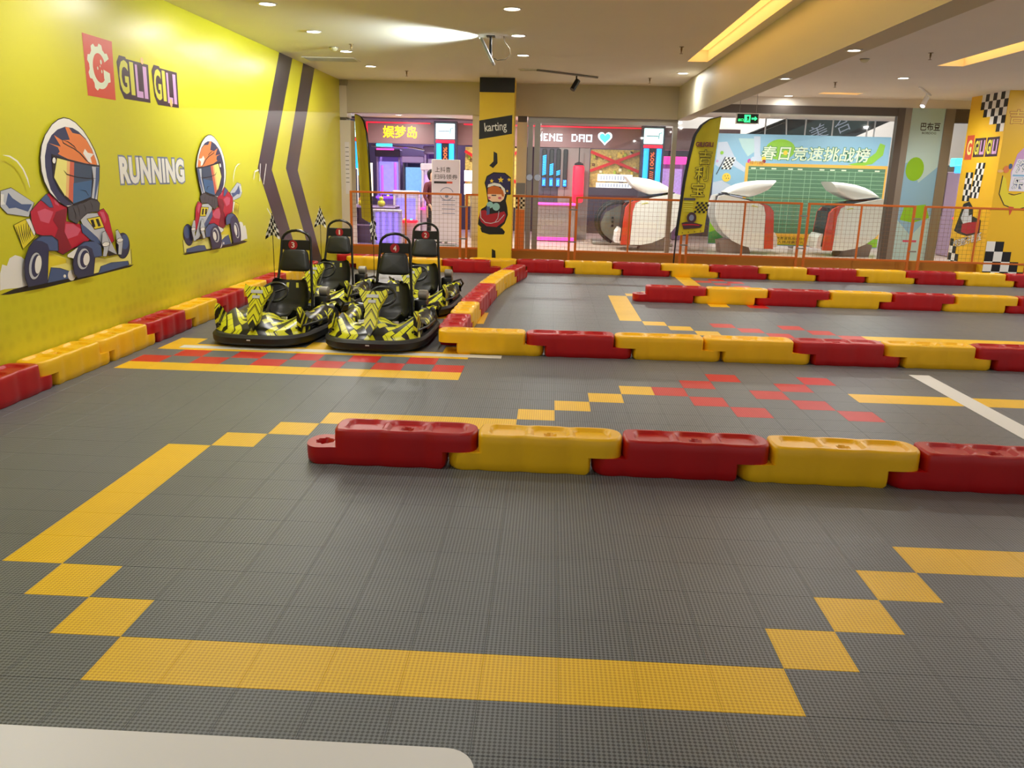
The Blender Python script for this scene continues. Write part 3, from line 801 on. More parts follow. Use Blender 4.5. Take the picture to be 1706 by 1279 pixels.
# ------------------------------------------------------------------ ceiling with recessed light coves
def plate(mb, x0, x1, y0, y1, z0, z1, holes):
    xs = sorted({x0, x1, *[h[0] for h in holes], *[h[1] for h in holes]})
    ys = sorted({y0, y1, *[h[2] for h in holes], *[h[3] for h in holes]})
    for a, b in zip(xs, xs[1:]):
        for c, d in zip(ys, ys[1:]):
            if any(h[0] <= a and b <= h[1] and h[2] <= c and d <= h[3] for h in holes):
                continue
            mb.bbox(a, b, c, d, z0, z1)


COVES = [(3.20, 3.47, 1.0, 9.72), (6.48, 6.82, 1.0, 9.65), (6.15, 6.85, 13.32, 13.62)]
ce = MB()
plate(ce, -2.5, 3.7, -5.0, 12.9, ZC, ZC + 0.05, COVES[:1])
plate(ce, 3.7, 11.0, -5.0, 14.3, ZC, ZC + 0.05, COVES[1:])
for (a, b, c, d) in COVES:
    ce.bbox(a - 0.02, a, c, d, ZC + 0.05, ZC + 0.2)
    ce.bbox(b, b + 0.02, c, d, ZC + 0.05, ZC + 0.2)
    ce.bbox(a - 0.02, b + 0.02, d, d + 0.02, ZC + 0.05, ZC + 0.2)
    ce.bbox(a - 0.02, b + 0.02, c - 0.02, c, ZC + 0.05, ZC + 0.2)
ceiling = struct('ceiling', ce, CEIL, 'flat cream ceiling over the kart track')
for (a, b, c, d), lb in zip(COVES, ('long warm yellow light slot in the ceiling beside the beam', 'warm yellow light slot in the ceiling at the far right', 'short warm light slot near the shop windows')):
    t = thing('cove_light', lb, 'ceiling light', ((a + b) / 2, (c + d) / 2, ZC), 0, 'warm ceiling light slots')
    q = MB()
    q.bbox(-(b - a) / 2, (b - a) / 2, -(d - c) / 2, (d - c) / 2, 0.15, 0.16)
    q.build('diffuser', COVE, t, 0)
    lamp('cove_lamp', 'AREA', (0, 0, 0.14), 9 * (d - c) / 8.7, (1.0, 0.58, 0.16), t, size=b - a - 0.04, size_y=d - c - 0.1, aim=(0, 0, -1))

# dropped beam running away from the camera, and the bulkhead above the shop front
bmh = MB()
bmh.bbox(3.58, 3.80, -5.0, 12.9, 2.55, ZC)
struct('ceiling_beam', bmh, BEAM, 'dropped cream ceiling beam running towards the shop front')
so = MB()
so.bbox(-2.5, 3.80, 12.9, 13.15, 2.56, ZC)
struct('wall_back', so, mat('bulkhead_paint', rgb(200, 190, 168), 0.6), 'beige bulkhead above the left shop opening')
so = MB()
so.bbox(3.80, 11.0, 14.3, 14.5, 2.95, ZC + 0.05)
struct('wall_back.001', so, CEIL, 'narrow cream bulkhead above the right shop window')

# ------------------------------------------------------------------ columns
c = MB()
c.bbox(-2.50, -2.16, 12.86, 13.2, 0, 2.42)
c.bbox(-2.44, -2.22, 12.88, 13.2, 2.47, ZC - 0.1)
c.mi = 1
c.bbox(-2.42, -2.24, 12.9, 13.2, 2.42, 2.47)
c.bbox(-2.45, -2.20, 12.9, 13.2, ZC - 0.1, ZC)
column_white = struct('column', c, [WHITE_COL, FRAME_DARK], 'cream white column where the yellow wall ends')
p = Print(O=(0, 12.86, 0), U=(1, 0, 0), V=(0, 0, 1), N=(0, -1, 0))
p.rect('board_white', -2.27, 1.15, -2.19, 2.05)
for k in range(9):
    p.rect('glove', -2.26, 1.35 + k * 0.075, -2.20, 1.36 + k * 0.075, False)
p.build('notice_sheet', column_white, 'tall notice sheet of small print')
c = MB()
c.bbox(0.79, 0.97, 12.95, 13.15, 0, 2.46)
c.bbox(0.80, 0.96, 12.93, 13.15, 2.60, ZC)
c.mi = 1
c.bbox(0.80, 0.96, 12.95, 13.15, 2.46, 2.60)
c.mi = 0
c.bbox(0.0, 0.17, 12.95, 13.15, 0, ZC)
column_b = struct('column.001', c, [WHITE_COL, FRAME_DARK], 'white column behind the yellow karting pillar')
p = Print(O=(0, 12.95, 0), U=(1, 0, 0), V=(0, 0, 1), N=(0, -1, 0))
p.rect('bluegrey', 0.80, 1.22, 0.96, 1.42)
p.rect('orange', 0.80, 0.2, 0.96, 0.95)
p.checker(0.80, 0.97, 4, 6, 0.04, 0.04)
p.build('direction_sticker', column_b, 'blue sticker over checkered and orange film')

c = MB()
c.bbox(0.19, 0.77, 12.1, 12.68, 0, ZC)
PILLAR_Y = mat('pillar_film', rgb(244, 206, 44), 0.35)
pillar = struct('pillar', c, PILLAR_Y, 'yellow karting pillar with black top and cartoon child print')
p = Print(O=(0.19, 12.1, 0), U=(1, 0, 0), V=(0, 0, 1), N=(0, -1, 0))
p.rect('black', 0, 2.87, 0.58, ZC)
p.poly('black', [(0.0, 2.12), (0.0, 2.42), (0.55, 2.52), (0.55, 2.22)])
p.text('white', 'karting', 0.09, 2.22, 0.46, 2.40, bold=0.01, rot=0.10)
for dz in (0, -1.62):
    p.poly('black', [(0.25, 1.93 + dz), (0.31, 1.90 + dz), (0.32, 1.74 + dz), (0.245, 1.66 + dz), (0.18, 1.70 + dz), (0.25, 1.77 + dz)])
p.build('karting_print', pillar, 'black karting band with white lettering and black arrows')
p = Print(O=(0.19, 12.1, 0), U=(1, 0, 0), V=(0, 0, 1), N=(0, -1, 0))


def PC(pts):     # from a 995 x 1279 layout of the print to pillar metres
    return [((x - 110) * 0.1407 / 58 * 0.58, 1.70 - y * 0.00140 * 1.03) for x, y in pts]


def circ(x, y, rx, ry, n=18):
    return [(x + rx * math.cos(2 * PI * k / n), y + ry * math.sin(2 * PI * k / n)) for k in range(n)]


p.poly('black', PC([(140, 720), (300, 690), (410, 720), (445, 760), (430, 790), (250, 795), (160, 770)]))
p.poly('black', PC([(112, 680), (120, 600), (150, 500), (200, 470), (230, 430), (205, 270), (185, 200), (210, 120), (290, 75), (430, 78), (500, 130), (505, 325), (460, 330), (445, 400), (465, 470), (475, 560), (440, 660), (380, 720), (280, 740), (170, 730)]))
p.poly('hat', PC([(200, 200), (220, 135), (290, 88), (420, 90), (490, 140), (495, 318), (450, 310), (420, 240), (340, 200), (240, 215), (215, 260)]))
for x, y, r in ((380, 160, 38), (270, 175, 26), (480, 155, 26), (460, 285, 18)):
    p.poly('gold', PC([(x + (r if k % 2 == 0 else r * 0.45) * math.sin(k * PI / 5), y - (r if k % 2 == 0 else r * 0.45) * math.cos(k * PI / 5)) for k in range(10)]))
p.poly('white', PC([(222, 250), (230, 215), (300, 195), (370, 205), (430, 260), (445, 320), (425, 320), (380, 240), (300, 225), (240, 245)]))
p.poly('skin', PC([(222, 330), (235, 385), (280, 412), (380, 412), (420, 380), (435, 330), (420, 290), (240, 290)]))
p.poly('hair', PC([(222, 330), (225, 260), (270, 232), (350, 235), (410, 280), (425, 350), (400, 350), (390, 325), (240, 325)]))
p.poly('ink', PC([(270, 332), (330, 332), (328, 345), (272, 345)]))
p.poly('pink', PC(circ(245, 368, 18, 12, 10)))
p.poly('pink', PC(circ(372, 368, 22, 14, 10)))
p.poly('teal', PC(circ(255, 450, 40, 38)))
p.poly('teal', PC(circ(330, 470, 45, 45)))
p.poly('crimson', PC([(140, 520), (200, 510), (240, 560), (350, 540), (430, 520), (455, 560), (430, 640), (340, 705), (220, 700), (150, 650), (125, 590)]))
p.poly('steel', PC([(215, 470), (255, 470), (250, 560), (215, 570)]))
p.stroke('pale', PC([(140, 520), (145, 600), (200, 655), (270, 665), (360, 640), (430, 560)]), 0.012)
p.stroke('pale', PC([(365, 520), (355, 600), (320, 650)]), 0.01)
p.build('child_print', pillar, 'printed child in starry navy hat riding a red bumper kart')

c = MB()
c.bbox(8.87, 10.3, 12.35, 13.62, 0, ZC)
COL_Y = mat('column_film', rgb(240, 190, 30), 0.35)
column_r = struct('pillar.001', c, COL_Y, 'large yellow printed pillar at the right edge')
p = Print(O=(8.87, 13.62, 0), U=(0, -1, 0), V=(0, 0, 1), N=(-1, 0, 0))
p.checker(0.25, 2.46, 8, 5, 0.125, 0.13, 0.0, keep=lambda i, j: i > 7 - (j + 1) * 1.7 and not (i < 1))
p.rect('logo_red', 0.06, 2.02, 0.32, 2.44)
p.text('cream', 'G', 0.11, 2.1, 0.27, 2.36, bold=0.03)
p.rect('plum', 0.36, 2.06, 0.74, 2.38)
p.rect('plum', 0.78, 2.06, 1.18, 2.38)
for u0 in (0.38, 0.80):
    p.text('lime', 'GI', u0, 2.10, u0 + 0.16, 2.34, bold=0.03)
    p.text('lilac', 'LI', u0 + 0.19, 2.10, u0 + 0.34, 2.34, bold=0.03)
p.checker(0.22, 1.30, 3, 5, 0.085, 0.10, keep=lambda i, j: True)
p.checker(0.48, 1.36, 4, 6, 0.075, 0.10, slant=0.12, keep=lambda i, j: True)
p.poly('ink', [(0.1, 0.76), (0.2, 1.0), (0.3, 1.25), (0.5, 1.3), (0.66, 1.2), (0.7, 1.05), (1.0, 1.0), (1.02, 0.78), (0.6, 0.70), (0.3, 0.72)])
p.poly('pale', [(0.28, 1.0), (0.38, 1.2), (0.5, 1.22), (0.56, 1.05), (0.66, 1.08), (0.7, 0.92), (0.4, 0.9)])
p.poly('crimson', [(0.36, 0.76), (0.36, 0.9), (0.6, 0.94), (0.98, 0.97), (0.98, 0.80), (0.6, 0.73)])
p.text('white', '做专注的孩子最可爱', 0.06, 0.55, 1.12, 0.69, bold=0.012, outline='ink', obold=0.05, rot=0.22)
p.checker(0.02, -0.03, 4, 5, 0.13, 0.13, keep=lambda i, j: j < 4.4 - i)
p.build('pillar_print', column_r, 'logo, flags, red kart photo and slanted slogan print')
p = Print(O=(8.87, 12.35, 0), U=(1, 0, 0), V=(0, 0, 1), N=(0, -1, 0))
p.text('gold', '吉利吉利', 0.05, 2.58, 1.2, 2.80, bold=0.012, outline='ochre', obold=0.045)
p.poly('lilac', [(0.28, 1.50), (0.22, 1.8), (0.28, 2.1), (0.45, 2.3), (0.7, 2.36), (1.0, 2.25), (1.1, 1.6)])
p.poly('board_white', [(0.24, 1.50), (0.24, 1.82), (0.30, 2.02), (1.05, 2.02), (1.05, 1.50)])
p.rect('sky', 0.26, 1.74, 1.05, 1.77)
p.text('white', '海', 0.30, 1.80, 0.48, 2.0, bold=0.01, outline='bluegrey', obold=0.04)
p.text('white', '乐', 0.28, 1.53, 0.46, 1.72, bold=0.01, outline='bluegrey', obold=0.04)
p.poly('crimson', [(0.40, 2.1), (0.46, 2.26), (0.50, 2.18), (0.44, 2.04)])
p.poly('yellow', [(0.10, 1.75), (0.09, 1.45), (0.2, 1.27), (0.42, 1.2), (0.68, 1.28), (0.9, 1.42), (0.9, 1.48), (0.5, 1.48), (0.3, 1.42), (0.22, 1.5), (0.16, 1.7)])
p.stroke('ink', [(0.10, 1.75), (0.09, 1.45), (0.2, 1.27), (0.42, 1.2), (0.68, 1.28), (0.9, 1.42)], 0.014)
p.stroke('ink', [(0.24, 1.46), (0.34, 1.44), (0.45, 1.47)], 0.012)
p.poly('logo_red', [(0.28, 1.25), (0.32, 1.1), (0.37, 1.24)])
p.ell('orange', 0.14, 1.85, 0.05, 0.06)
p.ell('peach', 0.05, 1.82, 0.05, 0.025)
p.ell('steel', 0.2, 1.9, 0.03, 0.045)
p.checker(0.02, -0.02, 6, 6, 0.145, 0.17, keep=lambda i, j: j < 5 - i and not (i == 0 and j > 3))
p.build('pillar_print', column_r, 'orange Chinese lettering above a yellow crescent boat emblem and checks')

# ------------------------------------------------------------------ shop front: frames, glass, threshold
k = MB()
k.bbox(-2.35, 8.87, 12.52, 12.66, 0, 0.27)
struct('trim_1', k, BROWN, 'orange brown low kerb behind the fence')
fr = MB()
for x0, x1 in ((0.98, 1.07), (1.10, 1.20)):
    fr.bbox(x0, x1, 13.08, 13.16, 0, 2.50)
fr.bbox(0.98, 3.62, 13.06, 13.16, 2.46, 2.56)
fr.bbox(3.54, 3.62, 13.08, 13.16, 0, 2.46)
fr.bbox(1.2, 3.54, 13.09, 13.14, 0, 0.12)
win = struct('window_1', fr, [STEEL], 'steel framed glass door and window beside the yellow pillar')
g_ = MB()
g_.bbox(1.20, 3.54, 13.11, 13.12, 0.12, 2.46)
g_.build('pane', GLASS, win, 0)
h_ = MB()
for x in (1.03, 1.17):
    h_.lathe([(0.055, -0.012), (0.06, 0.0), (0.055, 0.012)], 'Y', (x, 13.06, 1.52), 16)
h_.build('door_handle', CHROME, win)
fr = MB()
fr.bbox(7.87, 8.0, 14.26, 14.40, 0, 2.95)
fr.mi = 1
fr.bbox(8.0, 8.12, 14.26, 14.40, 0, 2.95)
fr.bbox(8.74, 8.92, 14.26, 14.40, 0, 2.95)
fr.mi = 0
fr.bbox(3.8, 7.87, 14.28, 14.40, 2.80, 2.95)
fr.bbox(8.92, 10.8, 14.28, 14.40, 2.70, 2.95)
win2 = struct('window_2', fr, [FRAME_DARK, FRAME_GREY], 'grey framed shop window in front of the leaderboard')
g_ = MB()
g_.bbox(3.8, 7.87, 14.33, 14.34, 0.05, 2.80)
g_.build('pane', GLASS, win2, 0)
g_ = MB()
g_.bbox(8.92, 10.8, 14.33, 14.34, 0.05, 2.70)
g_.build('pane', GLASS, win2, 0)
fr = MB()
fr.bbox(8.12, 8.74, 14.28, 14.38, 0, 2.95)
pp = struct('wall_back.002', fr, PAL['aqua'], 'pale aqua poster panel between grey window frames')
p = Print(O=(8.12, 14.28, 0), U=(1, 0, 0), V=(0, 0, 1), N=(0, -1, 0))
p.text('ink', '巴布豆', 0.20, 2.55, 0.56, 2.70, bold=0.015)
p.text('ink', 'BOBDOG', 0.24, 2.49, 0.50, 2.53, bold=0.01)
p.poly('sky', [(0.0, 0.9), (0.0, 1.95), (0.12, 2.0), (0.3, 1.6), (0.62, 1.9), (0.62, 1.0), (0.3, 0.6)])
p.ell('leaf', 0.2, 1.85, 0.17, 0.22)
p.poly('leaf', [(0.05, 0.9), (0.1, 1.15), (0.5, 1.2), (0.6, 0.95), (0.3, 0.85)])
p.rect('pink', 0.16, 0.48, 0.42, 0.52)
p.build('poster_print', pp, 'aqua poster with black Chinese brand lettering over blue and green shapes')

# ------------------------------------------------------------------ the mall beyond: ceiling, far walls
mc = MB()
mc.bbox(-12, 4.0, 13.15, 27, 2.85, 2.95)
mc.bbox(4.0, 20, 14.5, 18.6, 3.0, 3.1)
mc.bbox(4.0, 20, 18.6, 18.8, 3.06, 3.6)
struct('mall_ceiling', mc, mat('mall_ceiling_paint', rgb(228, 214, 200), 0.7), 'pale mall corridor ceiling')
mw = MB()
mw.bbox(-12, 20, 26.0, 26.2, 0, 6.0)
mw.bbox(-12.2, -12, 13.0, 26.2, 0, 3.0)
struct('mall_wall', mw, mat('mall_wall_paint', rgb(214, 206, 202), 0.6), 'pale far wall of the mall')

# ================================================================== THINGS
# ------------------------------------------------------------------ track barriers
BH, BD, BL, LAP, PITCH_B = 0.205, 0.235, 0.789, 0.165, 0.79


def barrier_mesh(name, m):
    """moulded half-lap barrier: lower half [0, BL], upper half [LAP, BL + LAP]; three top recesses and a filler hole"""
    mb = MB()

    def halfw(s, L, tip, gx):
        """half width at s along a piece of length L: scalloped sides, rounded ends"""
        r = BD * 0.46
        e = min(s, L - s)
        wdt = BD / 2 - 0.011 * (0.5 + 0.5 * math.cos(2 * PI * gx / 0.25)) ** 3
        if e < tip:
            q = 1 - e / tip
            wdt *= math.sqrt(max(0.0, 1 - q ** 2.6))
        return wdt

    def piece(x0, L, z0, z1, top, tips):
        NS, NT = 56, 14
        xs = []
        for i in range(NS + 1):
            t = i / NS
            xs.append(0.5 * L * (1 - math.cos(PI * t)) * 0.55 + t * L * 0.45)
        xs[0], xs[-1] = 0.0, L

        def hw(s):
            tip = tips[0] if s < L / 2 else tips[1]
            return max(halfw(s, L, tip, x0 + s - LAP), 0.004)
        b = 0.014
        # side wall rings, bottom to top
        def ring(inset, z):
            sc = (L - 2 * inset) / L
            fwd = [(x0 + inset + s * sc, -(hw(s) - inset if hw(s) > inset * 2 else hw(s) * 0.5), z) for s in xs]
            bck = [(x, -y, z_) for x, y, z_ in reversed(fwd)]
            return fwd + bck
        if z0 < 0.05:
            rings = [ring(b * 0.8, z0), ring(0.002, z0 + b), ring(0.0, (z0 + z1) / 2), ring(0.0, z1 - 0.004), ring(0.0, z1), ring(b, z1)]
        else:
            rings = [ring(0.0, z0), ring(0.0, z0 + 0.004), ring(0.0, (z0 + z1) / 2), ring(0.001, z1 - b), ring(b * 0.35, z1 - b * 0.35), ring(b, z1)]
        n = len(rings[0])
        V = [q for r in rings for q in r]
        Fc = []
        for r in range(len(rings) - 1):
            for k in range(n):
                l = (k + 1) % n
                Fc.append((r * n + k, r * n + l, (r + 1) * n + l, (r + 1) * n + k))
        Fc.append(tuple(range(n)))
        mb.add(V, Fc)
        sc = (L - 2 * b) / L
        V, Fc = [], []
        for s in xs:
            wv = hw(s) - b if hw(s) > 2 * b else hw(s) * 0.5
            for j in range(NT + 1):
                y = -wv + 2 * wv * j / NT
                V.append((x0 + b + s * sc, y, z1 - top(s / L, y)))
        for i in range(NS):
            for j in range(NT):
                a = i * (NT + 1) + j
                Fc.append((a, a + NT + 1, a + NT + 2, a + 1))
        mb.add(V, Fc)

    def top_upper(t, y):
        d = 0.0
        for cx in (0.2, 0.5, 0.8):
            q = ((t - cx) / 0.128) ** 4 + (y / 0.086) ** 4
            d = max(d, 0.017 * max(0.0, min(1.0, (1.12 - q) / 0.3)))
        q = math.hypot((t - 0.5) * BL, y + 0.01)
        if q < 0.036:
            d = max(d, 0.05 if q < 0.027 else 0.02)
        return d

    def top_lower(t, y):
        q = math.hypot(t * BL - 0.085, y)
        return 0.05 if q < 0.036 else (0.0 if q > 0.045 else 0.02)
    piece(0.0, BL, 0.0, 0.100, top_lower, (0.10, 0.028))
    piece(LAP, BL, 0.1, BH, top_upper, (0.028, 0.075))
    return mb.mesh(name, m, 0.7)


MESH_BAR = {'red': barrier_mesh('barrier_red', BAR_RED), 'yellow': barrier_mesh('barrier_yellow', BAR_YEL)}
ORD = ['first', 'second', 'third', 'fourth', 'fifth', 'sixth', 'seventh', 'eighth', 'ninth', 'tenth', 'eleventh', 'twelfth', 'thirteenth', 'fourteenth', 'fifteenth', 'sixteenth']


def barrier(colour, x, y, ang, label, group, flip=False, z=0.0):
    """x, y: the end of the lower half's start on the row's centre line; flip turns the piece end for end"""
    o = bpy.data.objects.new('track_barrier', MESH_BAR[colour])
    COL.objects.link(o)
    if flip:
        L = BL + LAP
        x, y = x + math.cos(ang) * BL, y + math.sin(ang) * BL
        ang += PI
    o.location = (x, y, z)
    o.rotation_euler = (0, 0, ang)
    return tag(o, label, 'barrier', group)


def barrier_row(colours, x, y, ang, where, group, flip=False, bend=None):
    for k, cname in enumerate(colours):
        a = ang + (bend[k] if bend else 0)
        lb = '%s plastic track barrier, %s %s' % (cname, ORD[k], where)
        barrier(cname, x, y, a, lb, group, flip)
        x, y = x + math.cos(a) * PITCH_B, y + math.sin(a) * PITCH_B


# front row
barrier_row(['red', 'yellow', 'red', 'yellow', 'red', 'yellow'], 0.115, 2.118, -0.008, 'from the left in the nearest row', 'front row barriers', bend=[0.004, 0.0, 0.0, -0.012, -0.02, -0.02])
# along the yellow wall, from the near end
barrier_row(['red', 'red', 'yellow', 'yellow', 'red', 'yellow', 'red', 'yellow', 'red', 'yellow', 'red'], -2.215, 1.835, PI / 2, 'from the near end along the yellow wall', 'barriers along the yellow wall', flip=True)
# middle row
barrier_row(['yellow', 'red', 'yellow', 'yellow', 'red', 'yellow', 'red', 'yellow'], 0.62, 5.06, 0.010, 'from the left in the middle row beside the karts', 'middle row barriers', flip=True)
# third row
barrier_row(['red', 'yellow', 'red', 'yellow', 'red', 'yellow', 'red', 'yellow', 'red'], 2.54, 8.60, -0.004, 'from its free left end in the third row', 'third row barriers')
# far row in front of the fence
barrier_row(['yellow', 'yellow', 'red'], -1.715, 11.21, 0.0, 'from the left in the row right behind the karts', 'far row barriers', flip=True)
barrier('red', -1.95, 11.50, 0.0, 'red plastic track barrier lying behind the yellow ones at the far left corner', 'far row barriers', True)
barrier_row(['yellow', 'red', 'yellow', 'red', 'yellow', 'red', 'yellow', 'red', 'yellow', 'red', 'yellow', 'red'], 0.275, 11.50, -0.002, 'from the pillar in the far row before the fence', 'far row barriers', flip=True)

# connecting row between the middle row and the far row
x, y = 0.545, 5.36
pts = [(0.55, 5.30, 'red'), (0.56, 6.12, 'yellow'), (0.58, 6.92, 'red'), (0.62, 7.71, 'red'), (0.66, 8.50, 'yellow'), (0.73, 9.29, 'yellow'), (0.86, 10.07, 'red')]
for k, (x, y, cname) in enumerate(pts):
    nx, ny = (pts[k + 1][0], pts[k + 1][1]) if k + 1 < len(pts) else (1.00, 10.85)
    barrier(cname, x, y, math.atan2(ny - y, nx - x), '%s plastic track barrier, %s from the near end of the connecting row' % (cname, ORD[k]), 'connecting row barriers', True)


# ------------------------------------------------------------------ karts
def ring_path(n=72):
    out = []
    for k in range(n):
        a = 2 * PI * k / n
        ca, sa = math.cos(a), math.sin(a)
        e = 0.62 if sa < 0 else 0.38
        x = 0.455 * math.copysign(abs(ca) ** 0.55, ca)
        y = math.copysign(abs(sa) ** e, sa)
        y = y * (0.69 if sa < 0 else 0.62)
        out.append((x, y))
    return out


def make_kart(number, label, loc, rz, flag=True):
    t = thing('go_kart', label, 'go-kart', loc, rz, 'parked go-karts')
    # rubber bumper ring
    b = MB()
    P = ring_path()
    prof = [(-0.035, 0.035), (0.014, 0.03), (0.026, 0.05), (0.028, 0.095), (0.008, 0.118), (-0.035, 0.112)]
    n, mns = len(P), len(prof)
    V, Fc = [], []
    for i, (x, y) in enumerate(P):
        tx, ty = P[(i + 1) % n][0] - P[i - 1][0], P[(i + 1) % n][1] - P[i - 1][1]
        l = math.hypot(tx, ty)
        nx, ny = ty / l, -tx / l
        fr_ = 1.0 + 0.5 * max(0.0, -y / 0.69) ** 2
        for o, z in prof:
            V.append((x + nx * o * fr_, y + ny * o * fr_, z))
    for i in range(n):
        j = (i + 1) % n
        for k in range(mns):
            l = (k + 1) % mns
            Fc.append((i * mns + k, i * mns + l, j * mns + l, j * mns + k))
    b.add(V, Fc)
    b.build('bumper', RUBBER, t)
    e = MB()
    e.rbox((0, -0.733, 0.08), (0.035, 0.008, 0.012), 0.003)
    e.build('bumper_emblem', PAL['pale'], t)
    # chassis
    c = MB()
    c.rbox((0, -0.02, 0.075), (0.66, 1.16, 0.02), 0.006)
    for s in (-1, 1):
        c.tube([(s * 0.30, -0.55, 0.09), (s * 0.30, 0.55, 0.09)], 0.016, 8)
    for y in (-0.32, 0.42):
        c.tube([(-0.38, y, 0.11), (0.38, y, 0.11)], 0.014, 8)
    for s in (-1, 1):
        for y in (-0.45, 0.1, 0.5):
            c.tube([(s * 0.3, y, 0.09), (s * 0.44, y, 0.09)], 0.012, 6)
    c.build('chassis', METAL_BLK, t)
    # wheels
    for s in (-1, 1):
        for y, r, wd in ((-0.33, 0.105, 0.10), (0.40, 0.115, 0.13)):
            w_ = MB()
            cx = s * 0.36
            w_.lathe([(r * 0.55, -wd / 2), (r * 0.9, -wd / 2), (r, -wd / 2 + 0.018), (r, wd / 2 - 0.018), (r * 0.9, wd / 2), (r * 0.55, wd / 2)], 'X', (cx, y, r), 22, False)
            wo = w_.build('wheel', RUBBER, t)
            rm = MB()
            rm.lathe([(0.012, -wd / 2 + 0.005), (r * 0.35, -wd / 2 + 0.02), (r * 0.56, -wd / 2 + 0.004), (r * 0.56, wd / 2 - 0.004), (r * 0.35, wd / 2 - 0.02), (0.012, wd / 2 - 0.005)], 'X', (cx, y, r), 18)
            rm.build('rim', FRAME_GREY, wo)
    # front cowl: broad V-shaped nose
    def cowl(u, v):
        xx = (u - 0.5) * 2
        wdt = 0.425 - 0.05 * v
        x = xx * wdt
        y = -0.655 + 0.17 * abs(xx) ** 2.2 + v * (0.40 - 0.06 * abs(xx))
        z = 0.125 + v * 0.10 + 0.05 * v * math.exp(-(x / 0.10) ** 2) - 0.045 * v * math.exp(-((abs(x) - 0.2) / 0.09) ** 2) + 0.035 * math.sin(PI * v) + 0.075 * v * abs(xx) ** 2.5
        if u in (0.0, 1.0) or v in (0.0, 1.0):
            z -= 0.035
        return (x, y, z)
    q = MB()
    q.grid(cowl, 26, 12)
    q.build('front_cowl', GFX, t, 0.8)
    for s in (-1, 1):
        q = MB()
        q.prism([(-0.50, 0.12), (-0.22, 0.12), (-0.20, 0.20), (-0.34, 0.24), (-0.42, 0.31), (-0.49, 0.36), (-0.52, 0.30), (-0.52, 0.20)], s * 0.37, s * 0.405, 'YZ')
        q.build('cheek_fin', GFX, t, 0)
    # steering fairing
    q = MB()
    R = Matrix.Rotation(math.radians(-28), 3, 'X')
    out = [(-0.012, -0.02), (0.012, -0.02), (0.05, 0.07), (0.06, 0.15), (0.055, 0.21), (0.08, 0.28), (0.125, 0.37), (0.12, 0.42), (0.08, 0.395), (-0.08, 0.395), (-0.12, 0.42), (-0.125, 0.37), (-0.08, 0.28), (-0.055, 0.21), (-0.06, 0.15), (-0.05, 0.07)]
    m_ = MB()
    m_.prism(out, -0.025, 0.025, 'XZ')
    q.add([R @ Vector(v) + Vector((0, -0.635, 0.165)) for v in m_.v], m_.f)
    fa = q.build('steering_fairing', GFX, t, 0)
    q = MB()
    for cc, ss in (((0, -0.029, 0.345), (0.11, 0.006, 0.032)), ((0, -0.029, 0.295), (0.07, 0.006, 0.03))):
        m_ = MB()
        m_.rbox(cc, ss, 0.002, 1)
        q.add([R @ Vector(v) + Vector((0, -0.635, 0.165)) for v in m_.v], m_.f)
    q.build('name_plate', PAL['pale'], fa)
    # steering column and wheel
    q = MB()
    q.tube([(0, -0.45, 0.16), (0, -0.10, 0.42)], 0.013, 8)
    q.build('steering_column', METAL_BLK, t)
    q = MB()
    Rs = Matrix.Rotation(math.radians(-42), 3, 'X')
    cpt = Vector((0, -0.10, 0.425))
    q.tube([Rs @ Vector((0.125 * math.cos(2 * PI * k / 24), 0, 0.105 * math.sin(2 * PI * k / 24))) + cpt for k in range(24)], 0.014, 8, True)
    for a in (0.5, PI - 0.5, -PI / 2):
        q.tube([cpt, Rs @ Vector((0.12 * math.cos(a), 0, 0.10 * math.sin(a))) + cpt], 0.009, 6)
    q.build('steering_wheel', METAL_BLK, t)
    # bucket seat
    path = [(-0.10, 0.20, 0.18), (0.02, 0.155, 0.19), (0.13, 0.14, 0.20), (0.22, 0.155, 0.21), (0.28, 0.23, 0.22), (0.315, 0.32, 0.22), (0.345, 0.41, 0.205), (0.365, 0.47, 0.18), (0.37, 0.485, 0.15)]

    def seat_pt(u, v, off):
        f_ = v * (len(path) - 1)
        i = min(int(f_), len(path) - 2)
        a = f_ - i
        y, z, wd = [path[i][k] * (1 - a) + path[i + 1][k] * a for k in range(3)]
        ty, tz = path[i + 1][0] - path[i][0], path[i + 1][1] - path[i][1]
        l = math.hypot(ty, tz)
        ny, nz = -tz / l, ty / l          # towards the sitter
        uu = (u - 0.5) * 2
        curl = 0.085 * abs(uu) ** 3.5
        return (uu * wd * (1 - 0.06 * abs(uu) ** 4), y + ny * (curl + off), z + nz * (curl + off))
    q = MB()
    q.grid(lambda u, v: seat_pt(u, v, 0.0), 18, 24)
    q.grid(lambda u, v: seat_pt(u, v, -0.022), 18, 24)
    for v in (0.0, 1.0):
        q.grid(lambda u, w_: seat_pt(u, v, -0.022 * w_), 18, 1)
    for u in (0.0, 1.0):
        q.grid(lambda v, w_: seat_pt(u, v, -0.022 * w_), 24, 1)
    so_ = q.build('seat', SEATM, t, 0.9)
    for ux in (0.38, 0.64):
        q = MB()
        q.grid(lambda u, v: seat_pt(ux + (u - 0.5) * 0.07, 0.80 + (v - 0.5) * 0.10, 0.003), 2, 2)
        q.build('seat_slot', PAL['lime'], so_)
    # hoop, headrest pad and number plate
    q = MB()
    pts_ = [(-0.20, 0.36, 0.16), (-0.185, 0.40, 0.36), (-0.165, 0.46, 0.60), (-0.155, 0.49, 0.74), (-0.15, 0.51, 0.86)]
    pts_ += [(0.15 * math.cos(a), 0.515, 0.86 + 0.105 * math.sin(a)) for a in [PI - PI * k / 10 for k in range(1, 10)]]
    pts_ += [(-x_, y_, z_) for x_, y_, z_ in reversed(pts_[:5])]
    q.tube(pts_, 0.0145, 8)
    q.build('roll_hoop', METAL_BLK, t)

